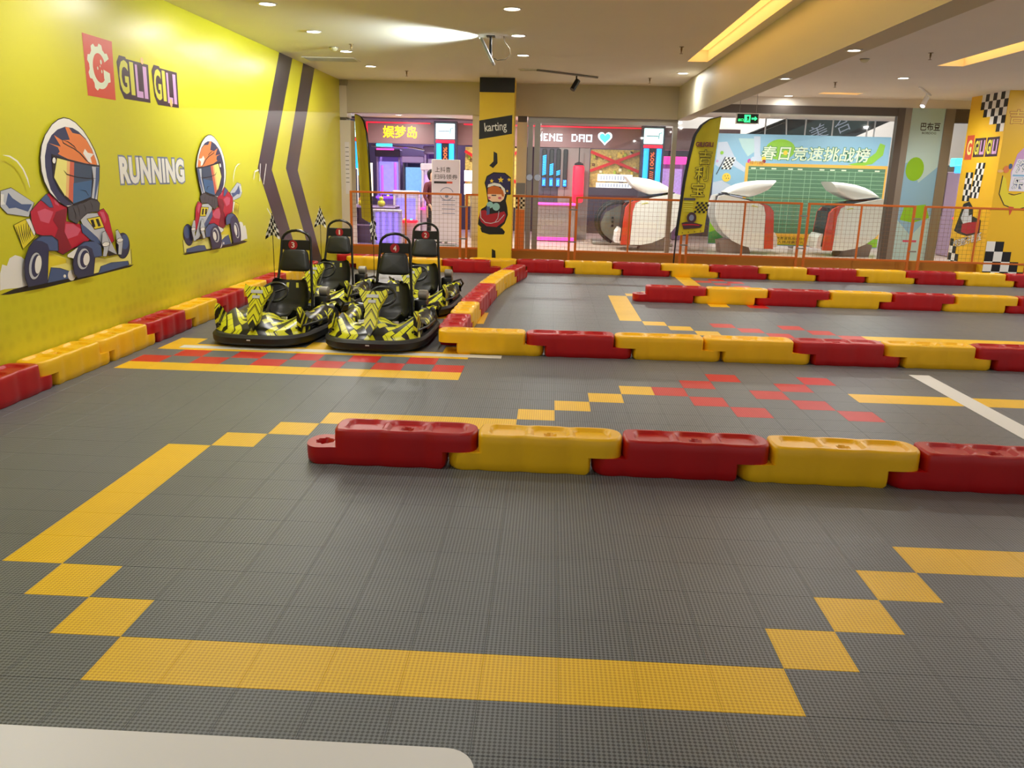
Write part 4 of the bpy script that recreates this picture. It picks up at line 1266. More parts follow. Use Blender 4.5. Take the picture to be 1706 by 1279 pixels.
    def pad(u, v):
        a, bb = 2 * PI * u, (v - 0.5) * PI
        ca, sa = math.cos(a), math.sin(a)
        x = math.copysign(abs(ca) ** 0.35, ca) * math.cos(bb) ** 0.3
        z = math.copysign(abs(sa) ** 0.35, sa) * math.cos(bb) ** 0.3
        y = math.sin(bb)
        wd = 0.148 - 0.022 * z
        return (x * wd, 0.455 + 0.028 * y + 0.03 * z, 0.672 + z * 0.108)
    q = MB()
    q.grid(pad, 40, 10)
    q.build('headrest_pad', SEATM, t, 1.2)
    q = MB()
    q.rbox((0, 0.50, 0.822), (0.285, 0.016, 0.10), 0.005, 1)
    pl = q.build('number_plate', BLACK, t)
    pr_ = Print(O=(0, 0.4915, 0.822), U=(1, 0, 0), V=(0, 0, 1), N=(0, -1, 0))
    pr_.ell('crimson', -0.03 if number == '3' else 0.0, 0, 0.048, 0.048, 20)
    ox = -0.03 if number == '3' else 0.0
    pr_.text('white', number, ox - (0.009 if number == '1' else 0.017), -0.028, ox + (0.009 if number == '1' else 0.017), 0.028, bold=0.015)
    pr_.build('number_disc', pl, 'red disc with white number %s' % number)
    # side pods and rear fenders
    for s in (-1, 1):
        def pod(u, v, s=s):
            y = -0.20 + u * 0.46
            wd = 0.085 + 0.015 * math.sin(PI * u)
            a = (v - 0.5) * PI
            hgt = 0.075 + 0.06 * u
            return (s * (0.345 + wd * math.sin(a)), y + 0.06 * math.sin(a), 0.13 + hgt * max(0.0, math.cos(a)) ** 0.6)
        q = MB()
        q.grid(pod, 16, 12)
        q.build('side_pod', GFX, t, 0.9)

        def fend(u, v, s=s):
            a = math.radians(20 + 150 * u)
            wd = 0.075
            rr = 0.145 - 0.01 * abs(v - 0.5) * 2
            return (s * (0.365 + (v - 0.5) * 2 * wd), 0.40 - rr * math.cos(a), 0.115 + rr * math.sin(a) * 1.15)
        q = MB()
        q.grid(fend, 14, 6)
        q.build('rear_fender', GFX, t, 0.9)
        q = MB()
        q.tube([(s * 0.36, -0.52, 0.17), (s * 0.43, -0.44, 0.19), (s * 0.462, -0.30, 0.19), (s * 0.465, 0.10, 0.18), (s * 0.44, 0.20, 0.17), (s * 0.36, 0.22, 0.15)], 0.011, 8)
        q.build('nerf_bar', METAL_BLK, t)
        q = MB()
        q.tube([(s * 0.28, 0.55, 0.13), (s * 0.41, 0.60, 0.16), (s * 0.455, 0.58, 0.24), (s * 0.44, 0.46, 0.30), (s * 0.38, 0.36, 0.29), (s * 0.30, 0.36, 0.22)], 0.013, 8)
        q.build('rear_hoop', METAL_BLK, t)
    # motor with cooling drum behind the seat, on the image-right side
    q = MB()
    q.rbox((0.27, 0.47, 0.22), (0.13, 0.16, 0.22), 0.02)
    mo = q.build('motor', METAL_BLK, t)
    q = MB()
    q.rbox((-0.26, 0.49, 0.19), (0.14, 0.16, 0.16), 0.02)
    q.build('battery_box', METAL_BLK, t)
    q = MB()
    q.lathe([(0.03, -0.05), (0.048, -0.04), (0.05, 0.0), (0.048, 0.04), (0.03, 0.05)], 'X', (0.29, 0.47, 0.37), 18)
    q.build('motor_drum', FRAME_GREY, mo)
    # pedals
    for s in (-1, 1):
        q = MB()
        q.rbox((s * 0.16, -0.30, 0.19), (0.06, 0.012, 0.08), 0.004, 1, Matrix.Rotation(-0.5, 3, 'X'))
        q.tube([(s * 0.16, -0.295, 0.17), (s * 0.16, -0.27, 0.09)], 0.008, 6)
        q.build('pedal', CHROME, t)
    if flag:
        fx, fy, ang, sway = flag
        q = MB()
        q.tube([(fx, fy, 0.10), (fx, fy, 1.13)], 0.0035, 6)
        mast = q.build('flag_mast', METAL_BLK, t)
        ca, sa = math.cos(ang), math.sin(ang)
        q = MB()
        nu, nv = 3, 6
        for sd in (-1, 1):
            for i in range(nu):
                for j in range(nv):
                    def P_(a, b):
                        w_ = 0.075 * (0.35 + 0.65 * (1 - b / nv) ** 0.8)
                        ln = sd * w_ * a / nu
                        wv = 0.018 * math.sin(a * 1.6 + b * 0.8 + sd) * a / nu
                        return (fx + ca * ln - sa * wv, fy + sa * ln + ca * wv, 0.91 + 0.20 * b / nv - 0.045 * (a / nu) ** 1.5)
                    q.mi = (i + j + (sd > 0)) % 2
                    q.add([P_(i, j), P_(i + 1, j), P_(i + 1, j + 1), P_(i, j + 1)], [(0, 1, 2, 3)])
        q.build('flag', [PAL['black'], PAL['white']], mast, 0)
    return t


make_kart('3', 'black and acid yellow go-kart numbered 3, front left beside the wall barriers', (-1.165, 5.58, 0), -0.07, (-0.25, 0.52, 0.0, 1))
make_kart('4', 'black and acid yellow go-kart numbered 4, front right of the four', (-0.125, 5.53, 0), -0.02, (-0.22, 0.52, 1.2, 1))
make_kart('1', 'black and acid yellow go-kart numbered 1, behind kart 3 beside the wall', (-1.20, 7.48, 0), -0.07, (-0.25, 0.52, 0.0, 1))
make_kart('2', 'black and acid yellow go-kart numbered 2, behind kart 4', (-0.10, 7.40, 0), -0.03, None)


# ------------------------------------------------------------------ orange mesh fence
FX = [(-2.06, -0.14), (-0.03, 1.77), (1.88, 3.71), (3.81, 5.71), (5.84, 7.61), (7.79, 9.6)]
FY = 12.36
where = ['left panel behind the karts', 'panel behind the yellow karting pillar', 'panel right of the pillar', 'panel behind the feather flag', 'panel before the leaderboard', 'last panel at the right pillar']
for (a, b), wl in zip(FX, where):
    wd = b - a
    t = thing('mesh_fence_panel', 'orange framed wire mesh fence, %s' % wl, 'fence', (a, FY, 0), 0, 'orange fence panels')
    for x in (0, wd):
        q = MB()
        q.rbox((x, 0, 0.615), (0.04, 0.04, 1.21), 0.004, 1)
        po = q.build('post', FENCE, t)
        q = MB()
        q.rbox((x, -0.02, 0.09), (0.05, 0.03, 0.05), 0.006, 1)
        q.rbox((x, 0, 0.008), (0.09, 0.09, 0.016), 0.003, 1)
        q.build('foot', WHITE, po)
    q = MB()
    q.rbox((wd / 2, 0, 0.74), (0.03, 0.03, 0.92), 0.004, 1)
    q.build('middle_bar', FENCE, t)
    for z in (1.205, 0.285):
        q = MB()
        q.rbox((wd / 2, 0, z), (wd - 0.035, 0.035, 0.035), 0.004, 1)
        q.build('rail', FENCE, t)
    q = MB()
    nv = int(wd / 0.072)
    for k in range(1, nv):
        x = wd * k / nv
        q.tube([(x, 0.0, 0.29), (x, 0.0, 1.2)], 0.0017, 4, caps=False)
    for k in range(1, 13):
        z = 0.285 + 0.92 * k / 13
        q.tube([(0.01, 0.004, z), (wd - 0.01, 0.004, z)], 0.0017, 4, caps=False)
    tag(q.build('wire_mesh', WIRE, t), None, None, None, 'stuff')
    if b < 9:
        for z in (1.0, 0.45):
            q = MB()
            q.rbox((wd + 0.055, -0.022, z), (0.13, 0.008, 0.025), 0.003, 1)
            q.build('clamp', FRAME_GREY, t)


# ------------------------------------------------------------------ feather flags
def feather(label, loc, rz, group='feather flags'):
    t = thing('feather_flag', label, 'flag', loc, rz, group)
    pole = [(0.0, 0.0), (0.0, 0.19), (0.013, 0.678), (0.042, 1.061), (0.075, 1.513), (0.122, 1.884), (0.188, 2.25), (0.287, 2.415), (0.41, 2.508), (0.602, 2.557)]
    q = MB()
    q.tube([(x, 0, z) for x, z in pole], [0.013] * 6 + [0.011, 0.009, 0.008, 0.006], 8)
    q.build('pole', METAL_BLK, t)

    def pole_x(z):
        for (xa, za), (xb, zb) in zip(pole, pole[1:]):
            if za <= z <= zb:
                return xa + (xb - xa) * (z - za) / (zb - za)
        return pole[-1][0]

    def right_x(z):
        return 0.465 + (0.602 - 0.465) * (z - 0.71) / (2.557 - 0.71)

    def fab(u, v, dy=0.0):
        zl = 0.635 + v * (2.555 - 0.635)
        zr = 0.71 + v * (2.557 - 0.71)
        xl, xr = pole_x(min(zl, 2.556)), right_x(zr)
        x = xl + (xr - xl) * u
        return (x, 0.02 * math.sin(u * 5 + v * 3) * u + dy, zl + (zr - zl) * u)
    q = MB()
    q.grid(lambda u, v: fab(u, v, 0.0), 12, 40)
    q.grid(lambda u, v: fab(u, v, 0.004), 12, 40)
    fb = q.build('fabric', PAL['flag_yellow'], t, 0.8)
    q = MB()
    q.grid(lambda u, v: (fab(0, v)[0] + (u - 0.5) * 0.05 * (1 if v < 0.97 else 0.6), fab(0, v)[1] - 0.015, fab(0, v)[2]), 1, 40)
    q.build('sleeve', METAL_BLK, fb, 0.8)
    p = Print(O=(0, -0.026, 0), U=(1, 0, 0), V=(0, 0, 1), N=(0, -1, 0))
    p.text('plum', 'GILIGILI', 0.22, 2.08, 0.50, 2.15, bold=0.012, outline='ochre', obold=0.06)
    for ch, z in (('吉', 1.80), ('利', 1.54), ('宝', 1.29)):
        p.text('flag_yellow', ch, 0.20 + (z - 1.29) * 0.16, z, 0.42 + (z - 1.29) * 0.14, z + 0.23, bold=0.008, outline='ink', obold=0.035)
    p.rect('glove', 0.09, 1.22, 0.28, 1.26)
    for k in range(5):
        p.rect('lime', 0.09, 1.04 + k * 0.035, 0.25, 1.055 + k * 0.035, False)
    p.checker(0.27, 1.02, 6, 5, 0.036, 0.036, 0.2, m2=None)
    p.ell('plum', 0.24, 0.94, 0.08, 0.09)
    p.ell('bluegrey', 0.24, 0.94, 0.04, 0.05)
    p.poly('plum', [(0.08, 0.85), (0.15, 0.87), (0.3, 0.86), (0.43, 0.83), (0.4, 0.78), (0.12, 0.75)])
    p.stroke('crimson', [(0.1, 0.82), (0.25, 0.83), (0.38, 0.82)], 0.02)
    for k in range(4):
        p.poly('ink', [(0.09 + k * 0.1, 0.705 + k * 0.012), (0.12 + k * 0.1, 0.69 + k * 0.012), (0.09 + k * 0.1, 0.67 + k * 0.012), (0.105 + k * 0.1, 0.688 + k * 0.012)], False)
    p.build('flag_print', fb, 'black outlined lettering, checks and kart emblem')
    q = MB()
    q.tube([(-0.28, 0, 0.015), (0.28, 0, 0.015)], 0.012, 8)
    q.tube([(0, -0.2, 0.03), (0, 0.2, 0.03)], 0.012, 8)
    q.build('cross_base', METAL_BLK, t)
    return t


feather('tall yellow feather flag with black pole standing at the fence', (3.537, 11.88, 0), 0)
feather('yellow feather flag seen nearly edge on beside the white column', (-1.80, 12.86, 0), math.radians(128))

# ------------------------------------------------------------------ ceiling fixtures
def downlight(x, y, label, z=ZC, power=1.0, group='recessed ceiling downlights', r=0.075):
    t = thing('downlight', label, 'ceiling light', (x, y, z), 0, group)
    q = MB()
    q.lathe([(r, 0.0), (r + 0.02, -0.001), (r + 0.022, -0.006), (r + 0.004, -0.008), (r, -0.004)], 'Z', (0, 0, 0), 24, False)
    q.build('trim_ring', WHITE, t)
    q = MB()
    q.lathe([(r, -0.002), (r * 0.5, -0.004), (0.004, -0.004)], 'Z', (0, 0, 0), 24, False)
    q.build('lens', LIGHT_WHITE, t)
    lamp('downlight_lamp', 'AREA', (0, 0, -0.012), DOWNLIGHT_W * power, (1.0, 0.975, 0.93), t, size=r * 1.6, aim=(0, 0, -1))


where = ['nearest', 'second', 'third', 'farthest']
for k, y in enumerate((6.25, 7.83, 9.38, 10.93)):
    downlight(-1.37, y, 'round recessed downlight, %s of the visible row above the yellow wall' % where[k], power=0.88)
where = ['nearest', 'second', 'third']
for k, y in enumerate((6.28, 7.83, 9.42)):
    downlight(0.99, y, 'round recessed downlight, %s of the middle ceiling row' % where[k], power=0.3)
downlight(3.34, 11.0, 'round recessed downlight close to the corner of the ceiling beam', power=0.45)
downlight(6.61, 11.04, 'round recessed downlight at right between the warm light slots', power=1.3)
downlight(5.75, 14.05, 'round recessed downlight just above the leaderboard window', power=0.12)
downlight(3.69, 4.6, 'small round downlight under the beam, nearer one', 2.55, 0.3, r=0.045)
downlight(3.69, 6.5, 'small round downlight under the beam, farther one', 2.55, 0.3, r=0.045)
for x in (-1.37, 0.99, 5.4):
    for y in (-3.2, -0.8, 1.5, 3.9):
        downlight(x, y, 'round recessed downlight in the ceiling above the camera side', power=(0.95 if y > 1 else 0.2) if x < 0 else (0.2 if y < 3 else 0.45), group='downlights outside the picture')
for x in (5.0, 7.2, 10.2):  # unseen lamps added to brighten the right side and its yellow pillar
    for y in (6.3, 8.6, 10.9):
        if y > 10 and x < 10:
            continue
        if abs(x - 7.2) > 0.1 or y < 7:
            downlight(x, y, 'unseen recessed downlight added in the ceiling right of the picture', power=0.7 if x < 9 else 1.3, group='downlights right of the picture')

# floodlight hung from the ceiling that washes it white
t = thing('floodlight', 'white floodlight on a ceiling bracket washing the ceiling', 'floodlight', (0.67, 7.91, ZC))
q = MB()
q.rbox((0, 0, -0.11), (0.03, 0.05, 0.22), 0.005, 1)
q.rbox((0, 0, -0.006), (0.10, 0.10, 0.012), 0.003, 1)
q.build('bracket', METAL_BLK, t)
q = MB()
R = Matrix.Rotation(math.radians(28), 3, 'Y')
q.rbox((-0.035, 0, -0.17), (0.035, 0.26, 0.30), 0.008, 1, Matrix.Rotation(math.radians(-28), 3, 'Y'))
hd = q.build('lamp_head', mat('flood_housing', rgb(176, 186, 190), 0.4), t)
q = MB()
q.rbox((-0.056, 0, -0.16), (0.006, 0.24, 0.28), 0.002, 1, Matrix.Rotation(math.radians(-28), 3, 'Y'))
q.build('lamp_glass', mat('flood_glass', (1, 1, 1, 1), 0.3, emit=2.0, emit_col=(0.9, 1.0, 1.0, 1)), hd)
q = MB()
q.tube([(0.15, 0, 0.0), (0.16, 0, -0.06), (0.22, 0, -0.13), (0.23, 0, -0.2), (0.17, 0, -0.25), (0.08, 0, -0.26), (0.04, 0, -0.24)], 0.005, 6)
q.build('cable', mat('flood_cable', rgb(62, 54, 32), 0.6), t)
lamp('flood_lamp', 'SPOT', (-0.13, 0, -0.14), 210, (0.86, 1.0, 1.0), t, size=0.08, aim=(-1, 0.0, 0.22), spot=math.radians(110), blend=0.8)

# sprinklers, detectors, vents, track lamps
for x, y, lb in ((-0.91, 11.44, 'above the yellow bulkhead left of the pillar'), (2.93, 8.44, 'left of the long warm light slot'), (2.93, 11.72, 'in front of the bulkhead right of the pillar'), (5.85, 11.76, 'in the right ceiling near the downlight'), (5.91, 8.53, 'beside the right warm light slot'), (-1.15, 8.75, 'near the floodlit patch')):
    t = thing('sprinkler', 'small brass sprinkler head hanging %s' % lb, 'sprinkler', (x, y, ZC), 0, 'ceiling sprinklers')
    q = MB()
    q.lathe([(0.004, -0.075), (0.006, -0.06), (0.011, -0.03), (0.011, -0.004), (0.03, -0.003), (0.03, 0.0)], 'Z', (0, 0, 0), 12)
    q.build('stem', mat('brass', rgb(120, 96, 60), 0.4, 0.6), t)
    q = MB()
    q.lathe([(0.02, -0.08), (0.022, -0.078), (0.004, -0.074)], 'Z', (0, 0, 0), 12)
    q.build('deflector', mat('brass', rgb(120, 96, 60), 0.4, 0.6), t)
for x, y, lb in ((5.35, 9.14, 'in the right ceiling'), (4.95, 13.6, 'above the exit sign'), (-1.45, 9.05, 'beside the ceiling vent')):
    t = thing('smoke_detector', 'round cream smoke detector %s' % lb, 'detector', (x, y, ZC), 0, 'smoke detectors')
    q = MB()
    q.lathe([(0.055, 0.0), (0.055, -0.015), (0.04, -0.035), (0.02, -0.045), (0.004, -0.046)], 'Z', (0, 0, 0), 20)
    q.build('body', mat('detector_cream', rgb(200, 190, 150), 0.5), t)
    q = MB()
    q.lathe([(0.062, 0.0), (0.062, -0.006), (0.056, -0.007)], 'Z', (0, 0, 0), 20, False)
    q.build('base_ring', FRAME_GREY, t)


def vent(x, y, sx, sy, label):
    t = thing('ceiling_vent', label, 'vent', (x, y, ZC), 0)
    q = MB()
    f_ = 0.025
    q.bbox(-sx / 2, sx / 2, -sy / 2, -sy / 2 + f_, -0.012, 0)
    q.bbox(-sx / 2, sx / 2, sy / 2 - f_, sy / 2, -0.012, 0)
    q.bbox(-sx / 2, -sx / 2 + f_, -sy / 2 + f_, sy / 2 - f_, -0.012, 0)
    q.bbox(sx / 2 - f_, sx / 2, -sy / 2 + f_, sy / 2 - f_, -0.012, 0)
    q.build('frame', CEIL, t, 0)
    q = MB()
    q.bbox(-sx / 2 + f_, sx / 2 - f_, -sy / 2 + f_, sy / 2 - f_, -0.003, -0.001)
    q.build('backing', BLACK, t, 0)
    n = int((sy - 2 * f_) / 0.035)
    for k in range(n):
        q = MB()
        q.box((0, -sy / 2 + f_ + 0.02 + k * 0.035, -0.009), (sx - 2 * f_, 0.022, 0.002), Matrix.Rotation(0.6, 3, 'X'))
        q.build('slat', CEIL, t, 0)


vent(-1.78, 10.2, 0.75, 0.42, 'square ceiling air vent beside the yellow wall')
vent(1.02, 10.95, 0.30, 0.16, 'small dark ceiling vent right of the pillar')


def track_lamp(x0, y0, x1, y1, xs, label, glow=False):
    t = thing('track_light', label, 'track light', (0, 0, 0))
    q = MB()
    q.tube([(x0, y0, ZC - 0.015), (x1, y1, ZC - 0.015)], 0.016, 6)
    q.build('rail', FRAME_GREY if not glow else WHITE, t)
    for xx, yy in xs:
        q = MB()
        d = Vector((-0.45, -0.35, -0.8)).normalized()
        a = Vector((xx, yy, ZC - 0.13))
        q.tube([(xx, yy, ZC - 0.02), (xx, yy, ZC - 0.12)], 0.012, 8)
        q.tube([a - d * 0.05, a + d * 0.13], 0.042, 14)
        hd = q.build('spot_head', METAL_BLK if not glow else WHITE, t)
        q = MB()
        q.tube([a + d * 0.13, a + d * 0.134], 0.036, 14)
        q.build('lens', mat('spot_lens', (0.9, 0.9, 1, 1), 0.3, emit=3.0, emit_col=(0.85, 0.8, 1, 1)) if glow else FRAME_DARK, hd)


track_lamp(1.15, 10.87, 2.10, 11.68, [(1.76, 11.39)], 'black spotlight on a ceiling track right of the pillar')
track_lamp(7.3, 12.1, 8.0, 13.3, [(7.75, 12.87)], 'white glowing spotlight on a track near the right pillar', True)
lamp('track_spot', 'SPOT', (7.66, 12.8, ZC - 0.26), 60, (1.0, 0.97, 0.95), bpy.data.objects['track_light.001'], size=0.04, aim=(0.55, 0.25, -0.8), spot=math.radians(120), blend=0.9)

# hanging exit sign
t = thing('exit_sign', 'green running man exit sign hanging over the corridor', 'sign', (4.97, 13.75, 2.56))
q = MB()
q.rbox((0, 0, 0.10), (0.42, 0.04, 0.19), 0.006, 1)
q.build('housing', WHITE, t)
p = Print(O=(0.0, -0.02, 0.10), U=(1, 0, 0), V=(0, 0, 1), N=(0, -1, 0))
p.rect(mat('exit_dark', rgb(8, 40, 18), 0.4), -0.19, -0.08, 0.19, 0.08)
EXG = mat('exit_green', rgb(20, 220, 90), 0.4, emit=1.6, emit_col=(0.03, 0.85, 0.2, 1))
p.rect(EXG, -0.06, -0.065, 0.05, 0.065)
p.poly(mat('exit_dark', rgb(8, 40, 18), 0.4), [(-0.03, -0.06), (0.0, -0.01), (-0.02, 0.02), (0.01, 0.05), (0.03, 0.02), (0.02, -0.02), (0.035, -0.06), (0.01, -0.03)])
p.text(EXG, '出口', -0.17, -0.05, -0.075, 0.0, bold=0.01)
p.poly(EXG, [(0.07, -0.015), (0.13, -0.015), (0.13, -0.04), (0.175, 0.0), (0.13, 0.04), (0.13, 0.015), (0.07, 0.015)])
p.build('sign_face', t, 'glowing green pictogram with arrow')
q = MB()
for x in (-0.15, 0.15):
    q.tube([(x, 0, 0.195), (x, 0, ZC - 2.56)], 0.004, 6)
q.build('hanger', FRAME_GREY, t)

# ------------------------------------------------------------------ foreground table corner
t = thing('table', 'white table corner at the bottom left of the picture', 'table', (0.55, -1.52, 0))
q = MB()


def rr(cx0, cx1, cy0, cy1, r, n=6):
    o_ = []
    for (x, y, a0) in ((cx1 - r, cy1 - r, 0), (cx0 + r, cy1 - r, 90), (cx0 + r, cy0 + r, 180), (cx1 - r, cy0 + r, 270)):
        for k in range(n + 1):
            a = math.radians(a0 + 90 * k / n)
            o_.append((x + r * math.cos(a), y + r * math.sin(a)))
    return o_


q.prism(rr(-0.70, 0.79, -0.35, 0.35, 0.045), 0.725, 0.75, 'XY')
q.build('table_top', TABLE, t, 0.5)
for sx in (-0.6, 0.68):
    for sy in (-0.28, 0.28):
        q = MB()
        q.tube([(sx, sy, 0), (sx, sy, 0.725)], 0.018, 10)
        q.build('leg', CHROME, t)

# ================================================================== THE MALL BEYOND THE FENCE
def emis(name, col, s):
    return mat(name, col, 0.4, emit=s, emit_col=col)


NEON_Y = emis('neon_yellow', rgb(255, 214, 20), 1.5)
NEON_B = emis('neon_blue', rgb(30, 150, 255), 1.3)
NEON_W = emis('neon_white', rgb(225, 245, 255), 1.6)
NEON_C = emis('neon_cyan', rgb(70, 220, 240), 1.3)
NEON_R = emis('neon_red', rgb(235, 20, 50), 1.0)
NEON_P = emis('neon_purple', rgb(120, 60, 250), 1.3)
NEON_M = emis('neon_magenta', rgb(245, 60, 150), 1.2)
NEON_O = emis('neon_orange', rgb(230, 90, 40), 0.9)
NEON_G = emis('neon_green', rgb(30, 210, 150), 1.0)
BOX_W = emis('lightbox_white', rgb(190, 240, 236), 1.1)
BAND = mat('sign_band', rgb(140, 104, 104), 0.4)
ARC_DARK = mat('arcade_dark', rgb(70, 62, 76), 0.5)
ARC_GREY = mat('arcade_grey', rgb(140, 126, 122), 0.5)
ARC_LILAC = mat('arcade_lilac', rgb(150, 126, 168), 0.4)
GOLD_W = mat('gold_display', rgb(196, 170, 90), 0.35, noise=0.75, nscale=26)
AY_ = 19.0

# arcade facade: band, back wall, side posts
q = MB()
q.bbox(-7.0, 6.0, AY_, AY_ + 0.3, 2.24, 2.76)
q.mi = 1
q.bbox(1.60, 2.36, AY_ + 0.02, AY_ + 0.2, 0, 2.24)
q.bbox(3.62, 3.68, AY_ + 0.02, AY_ + 0.2, 0, 2.24)
q.bbox(-3.36, -3.24, AY_ - 0.02, AY_ + 0.2, 0, 2.76)
q.mi = 2
q.bbox(-7.0, 6.0, AY_ + 2.6, AY_ + 2.7, 0, 2.85)
q.bbox(1.05, 1.60, AY_ + 0.05, AY_ + 0.2, 0, 2.24)
arc = struct('arcade_facade', q, [BAND, ARC_GREY, ARC_DARK], 'mauve sign band and grey front of the arcade shop')
q = MB()
q.bbox(-3.22, -1.62, AY_ - 0.012, AY_ - 0.002, 2.72, 2.745)
q.bbox(-3.22, -3.19, AY_ - 0.012, AY_ - 0.002, 2.26, 2.72)
q.bbox(-0.78, 3.6, AY_ - 0.012, AY_ - 0.002, 2.72, 2.745)
q.build('neon_strip', NEON_R, arc, 0)
p = Print(O=(0, AY_, 0), U=(1, 0, 0), V=(0, 0, 1), N=(0, -1, 0), start=0.02)
p.text(NEON_Y, '娱梦岛', -2.80, 2.37, -1.95, 2.66, bold=0.012)
p.build('neon_lettering', arc, 'glowing yellow Chinese neon lettering')
p = Print(O=(0, AY_, 0), U=(1, 0, 0), V=(0, 0, 1), N=(0, -1, 0), start=0.02)
FONT = {'M': '10001 11011 10101 10001 10001', 'E': '111 100 110 100 111', 'N': '1001 1101 1011 1001 1001', 'G': '1111 1000 1011 1001 1111', 'D': '1110 1001 1001 1001 1110', 'A': '1111 1001 1111 1001 1001', 'O': '1111 1001 1001 1001 1111'}


def pixel_word(word, u, v, s, wpx):
    for ch in word:
        rows = FONT[ch].split()
        for j, r in enumerate(rows):
            for i, c_ in enumerate(r):
                if c_ == '1':
                    p.rect(NEON_W, u + i * wpx, v + (4 - j) * s, u + (i + 0.8) * wpx, v + (4 - j + 0.8) * s, False)
        u += (len(rows[0]) + 0.7) * wpx


pixel_word('MENG', 0.98, 2.385, 0.036, 0.038)
pixel_word('DAO', 1.89, 2.385, 0.036, 0.038)
p.build('pixel_lettering', arc, 'white pixel lettering MENG DAO')
p = Print(O=(0, AY_, 0), U=(1, 0, 0), V=(0, 0, 1), N=(0, -1, 0), start=0.02)


def heart(cx, cy, s):
    return [(cx + s * 16 * math.sin(a) ** 3 / 16, cy + s * (13 * math.cos(a) - 5 * math.cos(2 * a) - 2 * math.cos(3 * a) - math.cos(4 * a)) / 16) for a in [2 * PI * k / 28 for k in range(28)]]


p.poly(NEON_W, heart(2.71, 2.49, 0.175))
p.poly(NEON_C, heart(2.71, 2.49, 0.135))
p.build('neon_heart', arc, 'glowing cyan neon heart')


def pylon(x, label, yy=AY_ - 0.35):
    t = thing('light_pylon', label, 'sign', (x, yy, 0), 0, 'arcade light pylons')
    q = MB()
    q.bbox(-0.28, 0.28, 0.03, 0.25, 0, 2.78)
    q.build('post', ARC_DARK, t, 0)
    q = MB()
    q.rbox((0, 0.0, 2.54), (0.46, 0.06, 0.36), 0.01, 1)
    bx = q.build('light_box', BOX_W, t)
    p = Print(O=(0, -0.03, 2.54), U=(1, 0, 0), V=(0, 0, 1), N=(0, -1, 0), start=0.002)
    p.rect('bluegrey', -0.17, -0.01, 0.11, 0.01)
    p.stroke('bluegrey', [(0.12, -0.06), (0.13, 0.06), (0.19, 0.08)], 0.02)
    p.build('box_print', bx)
    q = MB()
    q.rbox((0, 0.0, 2.30), (0.46, 0.06, 0.07), 0.01, 1)
    q.build('red_bar', NEON_R, t)
    for s in (-1, 1):
        q = MB()
        q.tube([(s * 0.155, -0.01, 1.45), (s * 0.155, -0.01, 2.25)], 0.062, 12)
        q.build('neon_tube', NEON_B, t)
    q = MB()
    q.bbox(-0.075, 0.075, 0.0, 0.03, 1.0, 2.25)
    pn = q.build('gauge_panel', BLACK, t, 0)
    p = Print(O=(0, 0.0, 0), U=(0, 0, 1), V=(-1, 0, 0), N=(0, -1, 0), start=0.002)
    p.text(NEON_O, '100%', 1.78, -0.045, 2.17, 0.045, bold=0.01)
    for k in range(6):
        p.poly(NEON_O, [(1.46 + k * 0.045, -0.045), (1.475 + k * 0.045, -0.045), (1.50 + k * 0.045, 0.045), (1.485 + k * 0.045, 0.045)], False)
    p.build('gauge_print', pn, 'orange vertical 100% lettering')
    return t


pylon(-3.52, 'blue tube light pylon at the far left of the arcade')
pylon(-1.20, 'blue tube light pylon right of the yellow neon lettering')
pylon(3.86, 'blue tube light pylon right of the neon heart')

# gauge bars on the arcade front
for k, (x, top, txt, lv) in enumerate(((1.24, 2.09, '70%', 'tallest'), (1.42, 1.88, '50%', 'second tallest'), (1.59, 1.72, '30%', 'short'), (1.76, 1.44, '5%', 'nearly empty'))):
    t = thing('gauge_bar', 'black gauge bar with %s blue level on the arcade front' % lv, 'gauge', (x, AY_ - 0.04, 0), 0, 'blue gauge bars')
    q = MB()
    q.rbox((0, 0, 1.74), (0.11, 0.04, 0.92), 0.02, 1)
    q.build('bar', BLACK, t)
    p = Print(O=(0, -0.02, 0), U=(1, 0, 0), V=(0, 0, 1), N=(0, -1, 0), start=0.002)
    z = 1.56
    while z + 0.05 < top and txt != '5%':
        p.poly(NEON_B, [(-0.045, z), (0.045, z + 0.03), (0.045, z + 0.055), (-0.045, z + 0.025)], False)
        z += 0.04
    p.rect(emis('gauge_deep', rgb(20, 90, 190), 0.8), -0.045, 1.30, 0.045, 1.50 if txt != '5%' else 1.46)
    p.build('level_mark', t)
    p = Print(O=(0, -0.02, 0), U=(0, 0, 1), V=(-1, 0, 0), N=(0, -1, 0), start=0.003)
    p.text(NEON_C, txt, 1.32, -0.03, 1.46, 0.03, bold=0.01)
    p.build('level_text', t)
    q = MB()
    q.tube([(0, 0, 1.28), (0, 0, 1.05)], 0.006, 6)
    q.build('hose', BLACK, t)

t = thing('punching_bag', 'glowing red hanging punch bag on the arcade front', 'punch bag', (2.09, AY_ - 0.25, 0))
q = MB()
q.lathe([(0.10, 0.92), (0.135, 0.95), (0.14, 1.2), (0.14, 1.75), (0.13, 1.80), (0.09, 1.82)], 'Z', (0, 0, 0), 20)
q.build('bag', NEON_R, t)
q = MB()
q.lathe([(0.11, 1.82), (0.11, 1.86), (0.03, 1.9)], 'Z', (0, 0, 0), 16)
q.tube([(0, 0, 1.9), (0, 0, 2.24)], 0.012, 8)
q.build('hanger', METAL_BLK, t)


